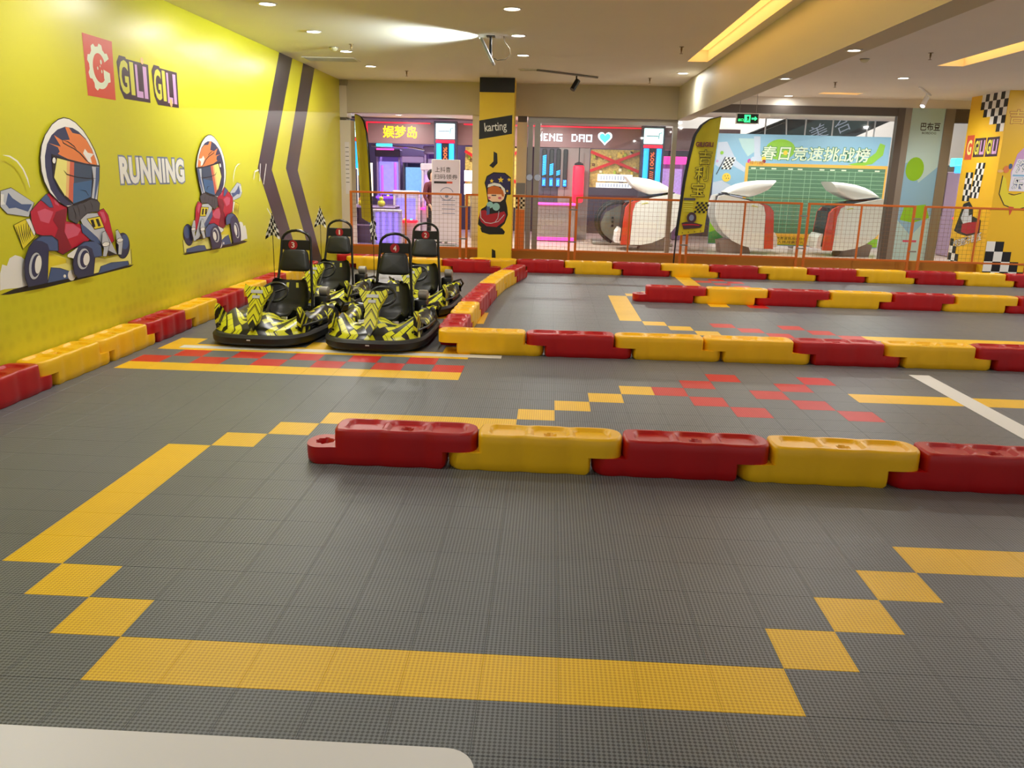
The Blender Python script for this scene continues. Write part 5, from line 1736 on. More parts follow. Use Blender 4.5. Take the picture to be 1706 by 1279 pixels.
def display_window(x0, x1, z0, z1, label):
    t = thing('display_window', label, 'display', ((x0 + x1) / 2, AY_ + 0.02, z0), 0, 'crossed display windows')
    w_, h_ = x1 - x0, z1 - z0
    q = MB()
    q.bbox(-w_ / 2, w_ / 2, 0.06, 0.1, 0, h_)
    q.build('backdrop', GOLD_W, t, 0)
    rnd = random.Random(3)
    for k in range(34):
        q = MB()
        q.rbox((rnd.uniform(-w_ / 2 + 0.05, w_ / 2 - 0.05), 0.04, rnd.uniform(0.05, h_ - 0.05)), (rnd.uniform(0.04, 0.1), 0.04, rnd.uniform(0.05, 0.14)), 0.012, 1)
        q.build('prize', (mat('prize_gold', rgb(226, 196, 84), 0.35), mat('prize_brown', rgb(120, 86, 40), 0.5), mat('prize_cream', rgb(236, 226, 180), 0.4), mat('prize_lime', rgb(170, 190, 60), 0.4))[k % 4], t)
    for s in (-1, 1):
        q = MB()
        L = math.hypot(w_, h_ * 0.5)
        q.box((0, -0.02 - 0.015 * s, h_ * 0.68), (L, 0.02, 0.07), Matrix.Rotation(s * math.atan2(h_ * 0.5, w_), 3, 'Y'))
        q.build('cross_band', mat('band_red', rgb(190, 20, 26), 0.4, emit=0.15, emit_col=rgb(190, 20, 26)), t, 0)
    return t


display_window(2.38, 3.60, 1.30, 2.22, 'gold prize window crossed by two red bands beside the punch bag')
display_window(-0.75, 0.55, 0.75, 2.20, 'gold prize window crossed by red bands behind the yellow pillar')
t = thing('banner_sign', 'white glowing lettered double banner under the crossed gold window', 'sign', (3.0, AY_ - 0.1, 1.36))
q = MB()
q.rbox((0, 0, 0.18), (0.86, 0.03, 0.17), 0.005, 1)
q.rbox((-0.02, 0, 0.0), (0.88, 0.03, 0.12), 0.005, 1)
q.build('board', emis('banner_glow', rgb(225, 225, 235), 0.75), t)
q = MB()
for k in range(11):
    q.bbox(-0.36 + k * 0.07, -0.325 + k * 0.07, -0.02, -0.016, 0.13, 0.23)
    q.bbox(-0.38 + k * 0.07, -0.345 + k * 0.07, -0.02, -0.016, -0.04, 0.04)
q.build('glyph_row', PAL['cloud'], t, 0)
t = thing('banner_sign', 'small white double light sign seen left of the yellow pillar', 'sign', (-0.55, AY_ - 0.4, 1.12))
q = MB()
q.rbox((0, 0, 0.38), (0.34, 0.03, 0.26), 0.006, 1)
q.rbox((0, 0, 0.06), (0.34, 0.03, 0.26), 0.006, 1)
q.build('board', emis('banner_glow', rgb(225, 225, 235), 0.75), t)
q = MB()
q.tube([(0.0, 0.03, -1.12), (0.0, 0.03, 0.5)], 0.015, 8)
q.build('stand', STEEL, t)


def machine(name, label, cat, x, y, wd, dp, hz, body, screen, accent, group, marquee=None):
    """arcade cabinet: base, glazed chest, screen, marquee and control shelf"""
    t = thing(name, label, cat, (x, y, 0), 0, group)
    q = MB()
    q.rbox((0, 0, hz * 0.22), (wd, dp, hz * 0.44), 0.02, 1)
    q.build('base', body, t)
    q = MB()
    for s in (-1, 1):
        q.rbox((s * (wd / 2 - 0.025), 0, hz * 0.68), (0.05, dp, hz * 0.5), 0.01, 1)
    q.rbox((0, dp / 2 - 0.03, hz * 0.68), (wd, 0.05, hz * 0.5), 0.01, 1)
    q.build('cabinet_frame', body, t)
    q = MB()
    q.rbox((0, -dp / 2 + 0.12, hz * 0.66), (wd - 0.12, 0.02, hz * 0.40), 0.004, 1)
    q.build('screen', screen, t)
    q = MB()
    q.rbox((0, -dp / 2 - 0.05, hz * 0.43), (wd, 0.2, 0.06), 0.015, 1)
    sh = q.build('control_shelf', accent, t)
    for k in range(3):
        q = MB()
        q.lathe([(0.03, 0.0), (0.03, 0.025), (0.004, 0.03)], 'Z', (-wd * 0.25 + k * wd * 0.25, -dp / 2 - 0.06, hz * 0.43 + 0.03), 12)
        q.build('button', (NEON_M, NEON_Y, NEON_C)[k], sh)
    q = MB()
    q.rbox((0, -dp / 2 + 0.1, hz * 0.96), (wd + 0.04, dp * 0.5, hz * 0.09), 0.02, 1)
    q.build('marquee', marquee or accent, t)
    return t


SCR_P = mat('screen_purple', rgb(110, 90, 200), 0.2, emit=0.7, emit_col=rgb(150, 140, 235), noise=0.5, nscale=9)
SCR_B = mat('screen_blue', rgb(90, 130, 190), 0.2, emit=0.6, emit_col=rgb(120, 170, 215), noise=0.5, nscale=14)
SCR_M = mat('screen_multi', rgb(170, 140, 210), 0.2, emit=0.6, emit_col=rgb(190, 150, 220), noise=0.6, nscale=20)
SG = 'arcade machines'
machine('arcade_machine', 'purple arcade machine with teal marquee at the left of the arcade', 'arcade machine', -2.82, 20.0, 0.62, 0.6, 2.1, ARC_LILAC, SCR_P, NEON_P, SG, ARC_DARK)
machine('arcade_machine', 'arcade machine with pale blue screen under the yellow neon lettering', 'arcade machine', -2.15, 19.9, 0.55, 0.6, 1.95, ARC_DARK, SCR_B, ARC_LILAC, SG, ARC_LILAC)
machine('arcade_machine', 'lilac tall arcade cabinet in the middle of the arcade', 'arcade machine', -1.62, 19.7, 0.42, 0.6, 2.2, ARC_LILAC, ARC_LILAC, ARC_LILAC, SG, ARC_LILAC)
machine('claw_machine', 'claw machine with colourful lit prizes beside the white poster stand', 'arcade machine', -1.28, 17.2, 0.5, 0.5, 1.75, mat('machine_pearl', rgb(214, 204, 216), 0.35), SCR_M, NEON_M, SG, mat('machine_pearl', rgb(214, 204, 216), 0.35))
machine('ticket_machine', 'low grey machine with red dials behind the left fence', 'arcade machine', -1.80, 16.6, 0.55, 0.45, 1.15, mat('machine_pearl', rgb(214, 204, 216), 0.35), SCR_P, NEON_R, SG, mat('machine_pearl', rgb(214, 204, 216), 0.35))
machine('arcade_machine', 'red and blue arcade machine partly hidden by the white column', 'arcade machine', -3.15, 17.1, 0.5, 0.5, 0.95, mat('machine_red', rgb(214, 40, 40), 0.35), mat('machine_blue', rgb(60, 100, 170), 0.3), mat('machine_orange', rgb(220, 120, 60), 0.35), SG)
machine('arcade_machine', 'pink topped arcade machine behind the feather flag', 'arcade machine', 4.52, 20.2, 0.7, 0.6, 2.1, ARC_LILAC, SCR_M, NEON_M, SG, NEON_M)
machine('arcade_machine', 'magenta lit arcade machine seen through the right window gap', 'arcade machine', 10.75, 17.2, 0.7, 0.6, 2.0, ARC_LILAC, SCR_P, NEON_R, SG, NEON_B)
machine('arcade_machine', 'blue arcade machine deeper behind the right window gap', 'arcade machine', 11.6, 19.2, 0.8, 0.6, 2.2, ARC_DARK, SCR_B, NEON_P, SG, NEON_C)

# crane arm lamps and neon bar over the left machines
t = thing('neon_canopy', 'curved teal and pink neon canopy over the left arcade machines', 'neon light', (-2.3, 19.25, 2.12))
q = MB()
q.tube([(-0.85, 0, 0.06), (-0.3, 0, 0.05), (0.2, 0, 0.03), (0.5, 0, -0.02)], 0.03, 8)
q.build('rail', CHROME, t)
q = MB()
q.tube([(-0.72, -0.03, 0.08), (-0.32, -0.03, 0.08)], 0.035, 8)
q.build('teal_tube', NEON_C, t)
q = MB()
q.tube([(-0.72, -0.03, -0.02), (-0.28, -0.03, -0.02)], 0.02, 8)
q.build('pink_tube', NEON_M, t)
for k, (x, z0, z1, m, lb) in enumerate(((-3.05, 0.95, 1.75, emis('tube_pale', rgb(236, 226, 190), 0.8), 'pale'), (-2.78, 1.0, 1.7, NEON_P, 'left violet'), (-2.45, 1.0, 1.78, NEON_P, 'right violet'))):
    t = thing('neon_tube_stand', '%s upright neon tube between the left arcade machines' % lb, 'neon light', (x, 18.7, 0), 0, 'upright neon tubes')
    q = MB()
    q.tube([(0, 0, z0), (0, 0, z1)], 0.035, 10)
    q.build('tube', m, t)
    q = MB()
    q.tube([(0, 0, 0), (0, 0, z0)], 0.02, 8)
    q.lathe([(0.14, 0), (0.14, 0.02), (0.02, 0.03)], 'Z', (0, 0, 0), 16)
    q.build('stand', ARC_DARK, t)
# racks of small toys behind the left fence
t = thing('toy_shelf', 'low lilac display shelf with toys behind the left fence panel', 'shelf', (-2.35, 15.9, 0))
q = MB()
for z in (0.02, 0.42, 0.80):
    q.rbox((0, 0, z), (0.95, 0.4, 0.03), 0.005, 1)
for s in (-1, 1):
    q.rbox((s * 0.46, 0, 0.42), (0.03, 0.4, 0.84), 0.005, 1)
q.rbox((0, 0.19, 0.42), (0.95, 0.02, 0.84), 0.005, 1)
q.build('carcass', ARC_LILAC, t)
for k, (x, z, m, lb) in enumerate(((-0.30, 0.815, 'yellow', 'yellow'), (0.12, 0.815, 'lime', 'lime'), (0.22, 0.435, 'pink', 'pink'), (-0.1, 0.435, 'sky', 'pale blue'))):
    q = MB()
    q.lathe([(0.03, 0.0), (0.075, 0.03), (0.085, 0.075), (0.07, 0.12), (0.03, 0.14), (0.05, 0.17), (0.045, 0.2), (0.008, 0.22)], 'Z', (0, 0, 0), 16)
    o = q.build('plush_toy', PAL[m], None, 1.0, (-2.35 + x, 15.84, z))
    tag(o, '%s round plush toy on the lilac toy shelf' % lb, 'toy', 'plush toys on the shelf')
t = thing('water_dispenser_cabinet', 'glass fronted violet lit cabinet behind the left fence panel', 'cabinet', (-1.93, 14.9, 0))
q = MB()
q.rbox((0, 0.1, 0.40), (0.6, 0.04, 0.78), 0.01, 1)
q.rbox((0, 0, 0.05), (0.6, 0.3, 0.1), 0.01, 1)
q.rbox((0, 0, 0.78), (0.6, 0.3, 0.04), 0.01, 1)
q.build('carcass', mat('machine_pearl', rgb(214, 204, 216), 0.35), t)
q = MB()
for k in range(4):
    q.tube([(-0.2 + k * 0.13, 0.02, 0.12), (-0.2 + k * 0.13, 0.02, 0.74)], 0.035, 10)
q.build('light_tubes', emis('violet_soft', rgb(150, 120, 240), 0.8), t)
q = MB()
q.bbox(-0.29, 0.29, -0.14, -0.135, 0.1, 0.76)
q.build('glass_front', GLASS, t, 0)

# white poster stand
t = thing('poster_stand', 'white standing poster with black Chinese lettering behind the fence', 'poster stand', (-0.79, 15.5, 0))
q = MB()
q.rbox((0, 0.02, 0.98), (0.60, 0.03, 1.70), 0.006, 1)
q.build('frame', WHITE, t)
q = MB()
q.rbox((0, 0.05, 0.07), (0.44, 0.34, 0.03), 0.01, 1)
q.rbox((0, 0.05, 0.028), (0.56, 0.44, 0.056), 0.01, 1)
q.rbox((0, 0.05, 0.11), (0.06, 0.03, 0.08), 0.004, 1)
q.build('base', STEEL, t)
p = Print(O=(0, 0.005, 0), U=(1, 0, 0), V=(0, 0, 1), N=(0, -1, 0), start=0.002)
p.rect('board_white', -0.28, 0.15, 0.28, 1.81)
p.text('glove', '上抖音', -0.23, 1.57, 0.10, 1.68, bold=0.01)
p.text('glove', '扫码领券', -0.25, 1.43, 0.25, 1.53, bold=0.01)
p.rect('ink', -0.25, 1.34, 0.02, 1.385)
p.rect('logo_red', 0.02, 1.345, 0.14, 1.385)
for a0, a1 in ((0.3, 2.8), (3.4, 5.9)):
    p.stroke('bluegrey', [(0.02 + 0.14 * math.cos(a0 + (a1 - a0) * k / 8), 1.13 + 0.13 * math.sin(a0 + (a1 - a0) * k / 8)) for k in range(9)], 0.015)
p.ell('bluegrey', 0.02, 1.08, 0.04, 0.03)
for k in range(4):
    p.rect('bluegrey', -0.08, 0.72 + k * 0.09, 0.2, 0.735 + k * 0.09, False)
p.build('poster_print', t, 'white poster with grey Chinese lettering and round line drawing')

# small hanging poster by the white column
t = thing('picture_poster', 'small dark poster with pale lettering between column and feather flag', 'poster', (-2.98, 16.2, 0))
q = MB()
q.rbox((0, 0, 1.22), (0.34, 0.03, 0.78), 0.005, 1)
q.build('panel', WHITE, t)
p = Print(O=(0, -0.015, 1.22), U=(1, 0, 0), V=(0, 0, 1), N=(0, -1, 0), start=0.002)
p.rect('navy', -0.15, -0.37, 0.15, 0.37)
p.ell('peach', 0.0, 0.22, 0.10, 0.06)
for k in range(3):
    p.rect('pale', -0.09, 0.02 - k * 0.12, -0.01, 0.10 - k * 0.12, False)
    p.rect('pale', 0.02, 0.02 - k * 0.12, 0.10, 0.10 - k * 0.12, False)
p.ell('maroon', 0.0, -0.29, 0.12, 0.05)
p.build('poster_print', t)
q = MB()
q.tube([(0, 0.02, 0), (0, 0.02, 0.85)], 0.015, 8)
q.lathe([(0.15, 0), (0.15, 0.015), (0.02, 0.03)], 'Z', (0, 0.02, 0), 16)
q.build('stand', STEEL, t)


# ------------------------------------------------------------------ person standing in the arcade
def person(label, loc, rz):
    t = thing('person', label, 'person', loc, rz)
    me = bpy.data.meshes.new('body')
    J = {'pelvis': (0, 0, 0.90), 'waist': (0, 0.0, 1.05), 'chest': (0, 0.0, 1.24), 'neck': (0, 0, 1.38), 'head': (0, -0.01, 1.46), 'crown': (0, -0.005, 1.585),
         'hl': (0.09, 0, 0.86), 'kl': (0.10, -0.01, 0.48), 'al': (0.10, 0.02, 0.09), 'tl': (0.11, -0.13, 0.035),
         'hr': (-0.09, 0, 0.86), 'kr': (-0.10, -0.02, 0.48), 'ar': (-0.10, 0.02, 0.09), 'tr': (-0.11, -0.13, 0.035),
         'sl': (0.17, 0, 1.32), 'el': (0.22, 0.01, 1.06), 'wl': (0.20, -0.12, 0.88), 'fl': (0.19, -0.17, 0.82),
         'sr': (-0.17, 0, 1.32), 'er': (-0.22, 0.01, 1.06), 'wr': (-0.20, -0.12, 0.88), 'fr': (-0.19, -0.17, 0.82)}
    RAD = {'pelvis': (0.14, 0.10), 'waist': (0.12, 0.09), 'chest': (0.14, 0.10), 'neck': (0.05, 0.05), 'head': (0.075, 0.085), 'crown': (0.065, 0.075),
           'hl': (0.085, 0.085), 'hr': (0.085, 0.085), 'kl': (0.055, 0.055), 'kr': (0.055, 0.055), 'al': (0.04, 0.04), 'ar': (0.04, 0.04), 'tl': (0.035, 0.03), 'tr': (0.035, 0.03),
           'sl': (0.06, 0.06), 'sr': (0.06, 0.06), 'el': (0.042, 0.042), 'er': (0.042, 0.042), 'wl': (0.03, 0.03), 'wr': (0.03, 0.03), 'fl': (0.028, 0.02), 'fr': (0.028, 0.02)}
    E = [('pelvis', 'waist'), ('waist', 'chest'), ('chest', 'neck'), ('neck', 'head'), ('head', 'crown'), ('pelvis', 'hl'), ('hl', 'kl'), ('kl', 'al'), ('al', 'tl'),
         ('pelvis', 'hr'), ('hr', 'kr'), ('kr', 'ar'), ('ar', 'tr'), ('chest', 'sl'), ('sl', 'el'), ('el', 'wl'), ('wl', 'fl'), ('chest', 'sr'), ('sr', 'er'), ('er', 'wr'), ('wr', 'fr')]
    names = list(J)
    verts = [J[n_] for n_ in names]
    edges = [(names.index(a), names.index(b)) for a, b in E]
    radii = [RAD[n_] for n_ in names]
    for s, wn in ((1, 'fl'), (-1, 'fr')):
        bx = Vector(J[wn])
        for k in range(5):
            i0 = len(verts)
            off = Vector((s * (-0.022 + 0.012 * k), -0.012, -0.02)) if k < 4 else Vector((s * -0.03, 0.0, -0.005))
            ln = (0.055, 0.065, 0.06, 0.05, 0.045)[k]
            verts.append(tuple(bx + off))
            verts.append(tuple(bx + off + Vector((0, -0.012, -ln * 0.6))))
            verts.append(tuple(bx + off + Vector((0, -0.002, -ln))))
            radii += [(0.009, 0.009), (0.008, 0.008), (0.007, 0.007)]
            edges += [(names.index(wn), i0), (i0, i0 + 1), (i0 + 1, i0 + 2)]
    me.from_pydata(verts, edges, [])
    o = bpy.data.objects.new('body', me)
    COL.objects.link(o)
    md = o.modifiers.new('skin', 'SKIN')
    md.use_smooth_shade = True
    for i, r in enumerate(radii):
        sv = me.skin_vertices[0].data[i]
        sv.radius = r
        sv.use_root = (i == 0)
    sb = o.modifiers.new('sub', 'SUBSURF')
    sb.levels = sb.render_levels = 2
    bpy.context.view_layer.update()
    m2 = bpy.data.meshes.new_from_object(o.evaluated_get(bpy.context.evaluated_depsgraph_get()))
    bpy.data.objects.remove(o)
    for m in (mat('skin', rgb(206, 160, 132), 0.55), mat('cloth_maroon', rgb(104, 44, 52), 0.8), mat('cloth_black', rgb(28, 26, 28), 0.8)):
        m2.materials.append(m)
    for pg in m2.polygons:
        c_ = pg.center
        if c_.z > 1.37 or (abs(c_.x) > 0.15 and c_.z < 0.89 and c_.z > 0.6):
            pg.material_index = 0
        elif c_.z > 0.90 or abs(c_.x) > 0.175 and c_.z > 0.89:
            pg.material_index = 1
        else:
            pg.material_index = 2
        pg.use_smooth = True
    bo = bpy.data.objects.new('body', m2)
    COL.objects.link(bo)
    bo.parent = t
    q = MB()

    def hair(u, v):
        a, b_ = 2 * PI * u, PI * (v - 0.5)
        x, y, z = math.cos(b_) * math.cos(a), math.cos(b_) * math.sin(a), math.sin(b_)
        if y < -0.25:
            y *= 0.55
            z = max(z, 0.35)
        return (x * 0.094, 0.012 + y * 0.105, 1.535 + z * (0.10 if z > 0 else 0.17))
    q.grid(hair, 28, 16)
    q.build('hair', mat('hair_dark', rgb(30, 24, 22), 0.6), t, 1.5)
    q = MB()
    for s in (-1, 1):
        q.rbox((s * 0.03, -0.098, 1.50), (0.02, 0.012, 0.008), 0.003, 1)
    q.rbox((0, -0.092, 1.435), (0.035, 0.012, 0.008), 0.003, 1)
    q.build('face_features', mat('face_dark', rgb(90, 50, 46), 0.6), t)
    q = MB()
    q.rbox((0, -0.105, 1.47), (0.018, 0.03, 0.03), 0.008, 2)
    q.build('nose', mat('skin', rgb(206, 160, 132), 0.55), t)
    q = MB()
    for s in (-1, 1):
        q.rbox((s * 0.11, -0.06, 0.03), (0.085, 0.25, 0.06), 0.025, 2)
    q.build('shoes', mat('cloth_black', rgb(28, 26, 28), 0.8), t)
    return t


person('person in dark maroon top and black trousers standing behind the poster stand', (-1.20, 16.35, 0), 0.9)


# ------------------------------------------------------------------ massage pods
def pod_chair(label, x, y, mirror=False):
    t = thing('massage_chair', label, 'massage chair', (x, y, 0), PI if mirror else 0, 'white massage pods')
    body = [(0.22, 0.12), (0.47, 0.13), (0.70, 0.18), (0.92, 0.28), (1.10, 0.42), (1.24, 0.60), (1.32, 0.80), (1.33, 1.05), (1.28, 1.22), (1.15, 1.25), (0.70, 1.16), (0.40, 1.08), (0.30, 1.03), (0.25, 0.85)]
    strip = [(0.02, 0.12), (0.215, 0.12), (0.245, 0.85), (0.295, 1.03), (0.395, 1.08), (0.26, 1.07), (0.16, 1.02), (0.08, 0.92), (0.05, 0.60)]
    for s in (-1, 1):
        q = MB()
        q.prism(body, s * 0.36, s * 0.46, 'XZ')
        q.build('side_shell', WHITE, t, 0.4)
        q = MB()
        q.prism(strip, s * 0.355, s * 0.465, 'XZ')
        q.build('orange_trim', mat('pod_orange', rgb(206, 64, 36), 0.35), t, 0.4)
        q = MB()
        q.prism([(0.42, 1.0), (0.58, 1.03), (0.54, 1.045), (0.44, 1.02)], s * 0.46, s * 0.466, 'XZ')
        q.build('trim_mark', PAL['lime'], t, 0)
    # black seat between the shells
    q = MB()
    q.prism([(0.0, 0.20), (0.12, 0.16), (0.55, 0.30), (0.85, 0.42), (1.08, 0.62), (1.18, 0.95), (1.20, 1.20), (1.05, 1.28), (0.94, 1.05), (0.80, 0.72), (0.45, 0.62), (0.14, 0.95), (0.06, 0.95), (0.02, 0.40)], -0.355, 0.355, 'XZ')
    q.build('seat', mat('pod_black', rgb(26, 25, 26), 0.5), t, 0.3)
    q = MB()
    q.prism([(-0.10, 0.16), (-0.08, 0.38), (-0.02, 0.47), (0.02, 0.47), (0.04, 0.14)], -0.34, 0.34, 'XZ')
    q.build('footrest', WHITE, t, 0.3)
    # wing canopy
    def wing(u, v):
        top = [(0.06, 1.58), (0.34, 1.57), (0.60, 1.535), (0.81, 1.48), (0.97, 1.40), (1.09, 1.30)]
        bot = [(0.24, 1.36), (0.36, 1.29), (0.49, 1.235), (0.61, 1.20), (0.86, 1.24), (1.09, 1.28)]
        f_ = u * 5
        i = min(int(f_), 4)
        a = f_ - i
        P0 = [top[i][k] * (1 - a) + top[i + 1][k] * a for k in range(2)]
        P1 = [bot[i][k] * (1 - a) + bot[i + 1][k] * a for k in range(2)]
        th = 2 * PI * v
        c0, c1 = (P0[0] + P1[0]) / 2, (P0[1] + P1[1]) / 2
        cc = math.copysign(abs(math.cos(th)) ** 0.4, math.cos(th))
        return (c0 + (P0[0] - P1[0]) / 2 * cc, 0.42 * math.copysign(abs(math.sin(th)) ** 0.4, math.sin(th)), c1 + (P0[1] - P1[1]) / 2 * cc)
    q = MB()
    q.grid(wing, 15, 28)
    q.add([wing(0, k / 28) for k in range(28)], [tuple(range(28))])
    q.build('wing_canopy', WHITE, t, 0.9)
    q = MB()
    q.prism([(0.10, 1.03), (0.62, 1.17), (0.86, 1.21), (1.14, 1.27), (1.14, 1.245), (0.70, 1.15), (0.30, 1.02)], -0.35, 0.35, 'XZ')
    q.build('hinge_gap', mat('pod_black', rgb(26, 25, 26), 0.5), t, 0)
    q = MB()
    q.prism([(0.45, 0.0), (1.10, 0.0), (1.15, 0.25), (0.95, 0.30), (0.50, 0.15)], -0.25, 0.25, 'XZ')
    q.build('plinth', ARC_GREY, t, 0)
    return t


pod_chair('white massage pod with orange trim beside the feather flag', 2.98, 16.65)
pod_chair('white massage pod facing right at the left end of the leaderboard', 6.34, 16.65, True)
pod_chair('white massage pod facing left at the right end of the leaderboard', 7.38, 16.65)

# ------------------------------------------------------------------ leaderboard
t = thing('leaderboard', 'large blue leaderboard with green ranking table and white Chinese title', 'board', (5.20, 17.75, 0))
q = MB()
q.rbox((1.98, 0.04, 1.34), (3.96, 0.06, 2.52), 0.006, 1)
bd = q.build('panel', PAL['sky'], t)
for x in (0.3, 2.0, 3.7):
    q = MB()
    q.rbox((x, 0.18, 0.7), (0.05, 0.3, 1.36), 0.006, 1)
    q.build('stand', STEEL, t)
p = Print(O=(0, 0.01, 0), U=(1, 0, 0), V=(0, 0, 1), N=(0, -1, 0), start=0.001)
p.poly('cloud', [(0.02, 1.9), (0.05, 2.4), (0.25, 2.42), (0.38, 2.2), (0.5, 2.0), (0.72, 1.85), (0.7, 1.75), (0.4, 1.9), (0.1, 1.85)])
p.poly('cloud', [(0.0, 0.9), (0.0, 1.5), (0.2, 1.55), (0.5, 1.4), (0.8, 1.45), (0.8, 0.9)])
p.poly('aqua', [(0.5, 2.5), (0.9, 2.5), (0.95, 2.25), (0.75, 2.1), (0.6, 2.3)])
p.poly('cloud', [(0.85, 2.55), (1.0, 2.55), (1.02, 2.2), (1.1, 2.0), (0.9, 2.0), (0.88, 2.3)])
p.rect('leaf', 0.0, 0.1, 3.95, 0.32)
p.poly('leaf', [(0.0, 0.3), (0.0, 1.0), (0.15, 1.05), (0.35, 0.7), (0.6, 0.5), (0.6, 0.3)])
p.poly('forest', [(0.0, 0.1), (0.0, 0.35), (0.2, 0.42), (0.4, 0.25), (0.4, 0.1)])
p.ell('leaf', 1.48, 2.27, 0.34, 0.23, 24)
p.poly('leaf', [(3.05, 1.98), (3.4, 2.05), (3.65, 2.25), (3.72, 2.46), (3.84, 2.42), (3.82, 2.2), (3.6, 2.0), (3.3, 1.93)])
p.rect('frame_gold', 0.72, 0.30, 3.96, 1.96)
p.rect('board_green', 0.79, 0.37, 3.92, 1.89)
for k in range(15):
    z = 1.80 - k * 0.092
    p.rect('board_line', 0.79, z, 3.92, z + 0.010, False)
for u in (0.98, 1.20, 1.62, 1.78, 2.10, 2.24, 2.62, 2.78, 3.10, 3.24, 3.62):
    p.rect('board_line', u, 0.40, u + 0.010, 1.82, False)
p.h += 0.0003
for u in (0.85, 1.05, 1.32, 1.70, 1.92, 2.42, 2.66, 2.92, 3.30, 3.68):
    p.rect('mint', u, 1.825, u + 0.11, 1.855, False)
p.h += 0.0003
p.text('mint', '春日竞速挑战榜', 1.06, 2.03, 3.52, 2.35, bold=0.013, outline='forest', obold=0.045, slant=0.12)
for u, v, m, r in ((0.80, 2.0, 'magenta', 0.05), (0.88, 2.04, 'cloud', 0.06), (1.12, 2.06, 'gold', 0.05), (1.13, 2.0, 'maroon', 0.04), (0.06, 1.98, 'lilac', 0.03), (0.15, 2.17, 'leaf', 0.04), (0.3, 1.62, 'gold', 0.10), (1.60, 2.2, 'gold', 0.05)):
    p.ell(m, u, v, r, r, 16)
p.text('ochre', '排行榜', 0.80, 1.92, 1.12, 2.0, bold=0.012, outline='gold', obold=0.06)
p.stroke('ink', [(0.06, 1.68), (0.24, 2.08)], 0.022)
p.checker(0.16, 1.80, 5, 6, 0.045, 0.045, 0.35)
for u, v in ((0.27, 1.65), (0.33, 1.66), (0.30, 1.6), (0.35, 1.6)):
    p.ell('ink', u, v, 0.012, 0.012, 8)
p.rect('gold', 1.45, 0.12, 2.75, 0.30)
p.text('ink', '人气竞速挑战邀你来', 1.50, 0.22, 2.30, 0.29, bold=0.01)
p.text('ink', '加入挑战赢好礼', 1.52, 0.135, 2.25, 0.205, bold=0.01)
p.ell('forest', 3.55, 0.35, 0.2, 0.22)
p.ell('magenta', 3.6, 0.42, 0.06, 0.08)
p.build('board_print', bd, 'blue sky print with title, yellow framed green table and checkered flag')

# ------------------------------------------------------------------ escalator above and behind the leaderboard, and railing rods
t = thing('escalator', 'dark escalator side with pale lettering rising behind the leaderboard', 'escalator', (6.0, 21.6, 0))
out = [(-0.87, 2.0), (1.99, 2.0), (7.29, 4.5), (4.93, 4.5)]
q = MB()
q.prism(out, 0.0, 0.9, 'XZ')
q.build('truss', mat('escalator_dark', rgb(26, 30, 32), 0.35), t, 0)
p = Print(O=(0, 0, 0), U=(1, 0, 0), V=(0, 0, 1), N=(0, -1, 0), start=0.004)
p.poly(mat('escalator_glass', rgb(54, 78, 80), 0.25), [(-0.2, 2.0), (1.4, 2.0), (6.6, 4.25), (5.0, 4.25)])
p.text('cloud', '美', 2.42, 2.70, 2.90, 3.08, bold=-0.005, rot=0.45)
p.text('cloud', '合', 3.08, 2.90, 3.52, 3.28, bold=-0.005, rot=0.45)
p.build('side_panel', t, 'green grey glass side panel with pale Chinese characters')
q = MB()
q.tube([(-0.9, -0.05, 2.05), (0.8, -0.05, 2.78), (2.9, -0.05, 3.68), (4.9, -0.05, 4.53)], 0.05, 8)
q.build('handrail', RUBBER, t)
for k, x in enumerate((6.42, 6.95, 7.35, 7.98, 8.78, 8.95, 9.75, 10.5)):
    q = MB()
    q.tube([(0, 0, 2.3), (0.0 if k != 1 else -0.06, 0, 3.02)], 0.018, 8)
    q.lathe([(0.05, 3.02), (0.05, 3.0), (0.02, 2.99)], 'Z', (0, 0, 0), 10)
    o = q.build('hanging_rod', mat('rod_white', rgb(220, 212, 206), 0.4), None, 0.8, (x, 18.3, 0))
    tag(o, 'thin white hanging rod behind the leaderboard top, %s from the left' % ORD[k], 'rod', 'hanging rods')

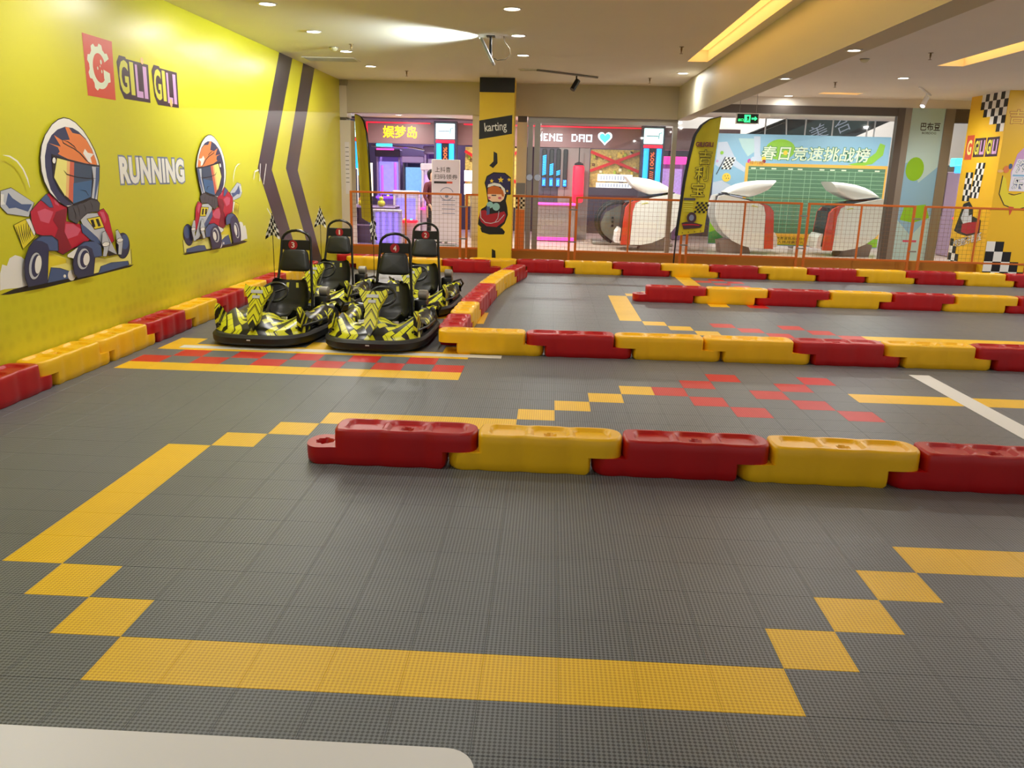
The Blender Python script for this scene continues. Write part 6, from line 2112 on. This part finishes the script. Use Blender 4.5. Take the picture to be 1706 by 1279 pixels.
# escalator landing with round black handrail, right of the punch bag
t = thing('escalator_landing', 'black curved escalator handrail end with glass balustrade in the corridor', 'escalator', (2.4, 17.6, 0))
q = MB()
arcp = [(1.9, 0, 1.0), (0.7, 0, 0.98)] + [(0.62 + 0.46 * math.cos(a), 0, 0.53 + 0.46 * math.sin(a)) for a in [PI / 2 + PI * k / 12 for k in range(0, 11)]] + [(0.5, 0, 0.06)]
q.tube(arcp, 0.04, 8)
q.tube([(x_, 0.9, z_) for x_, y_, z_ in arcp], 0.04, 8)
q.build('handrail', RUBBER, t)
q = MB()
q.prism([(0.3, 0.1), (1.9, 0.1), (1.9, 0.95), (0.65, 0.93), (0.32, 0.75), (0.22, 0.5)], 0.0, 0.012, 'XZ')
q.build('balustrade', mat('balustrade_smoke', rgb(116, 118, 110), 0.15), t, 0)
q = MB()
q.rbox((1.0, 0.45, 0.04), (1.9, 0.95, 0.08), 0.02, 1)
q.build('skirt', STEEL, t)
q = MB()
for k in range(3):
    q.lathe([(0.028, -0.003), (0.028, 0.003)], 'Y', (0.5, -0.012, 0.45 + k * 0.09), 12)
q.build('marker_dot', BLACK, t)

# pink lit counter under the gauge bars
t = thing('pink_counter', 'low grey arcade counter with pink lit edge under the gauge bars', 'counter', (1.55, 18.4, 0))
q = MB()
q.rbox((0, 0, 0.45), (0.95, 0.45, 0.84), 0.01, 1)
q.build('body', ARC_GREY, t)
q = MB()
q.rbox((0, -0.05, 0.89), (1.0, 0.5, 0.045), 0.01, 1)
q.rbox((0, -0.23, 0.06), (0.95, 0.02, 0.08), 0.004, 1)
q.build('lit_edge', NEON_M, t)

# ------------------------------------------------------------------ unseen lamps added to light the corridor, arcade and atrium
for x, y, z, lb in ((-2.0, 15.4, 2.85, 'left bay'), (0.2, 17.6, 2.85, 'behind the pillar'), (1.5, 15.4, 2.85, 'over the glass door'), (1.5, 17.6, 2.85, 'over the punch bag'), (3.4, 15.4, 2.85, 'before the white massage pod'), (-2.2, 17.9, 2.85, 'before the yellow neon'), (6.0, 16.2, 3.0, 'above the leaderboard left half'), (8.4, 16.2, 3.0, 'above the leaderboard right half'), (10.8, 16.0, 3.0, 'right of the leaderboard')):
    downlight(x, y, 'unseen added corridor downlight %s' % lb, z, 2.2, group='corridor downlights')
lamp('arcade_fill', 'AREA', (-2.2, 20.6, 2.7), 60, (0.7, 0.55, 1.0), arc, size=2.0, size_y=1.0, aim=(0, 0, -1))
lamp('arcade_fill', 'AREA', (2.8, 20.6, 2.7), 50, (1.0, 0.75, 0.8), arc, size=2.0, size_y=1.0, aim=(0, 0, -1))
lamp('atrium_fill', 'AREA', (9.0, 23.5, 5.6), 400, (1.0, 0.95, 0.9), None, size=5, size_y=3, aim=(0, 0, -1))  # added area lamp without a fixture, lights the far wall
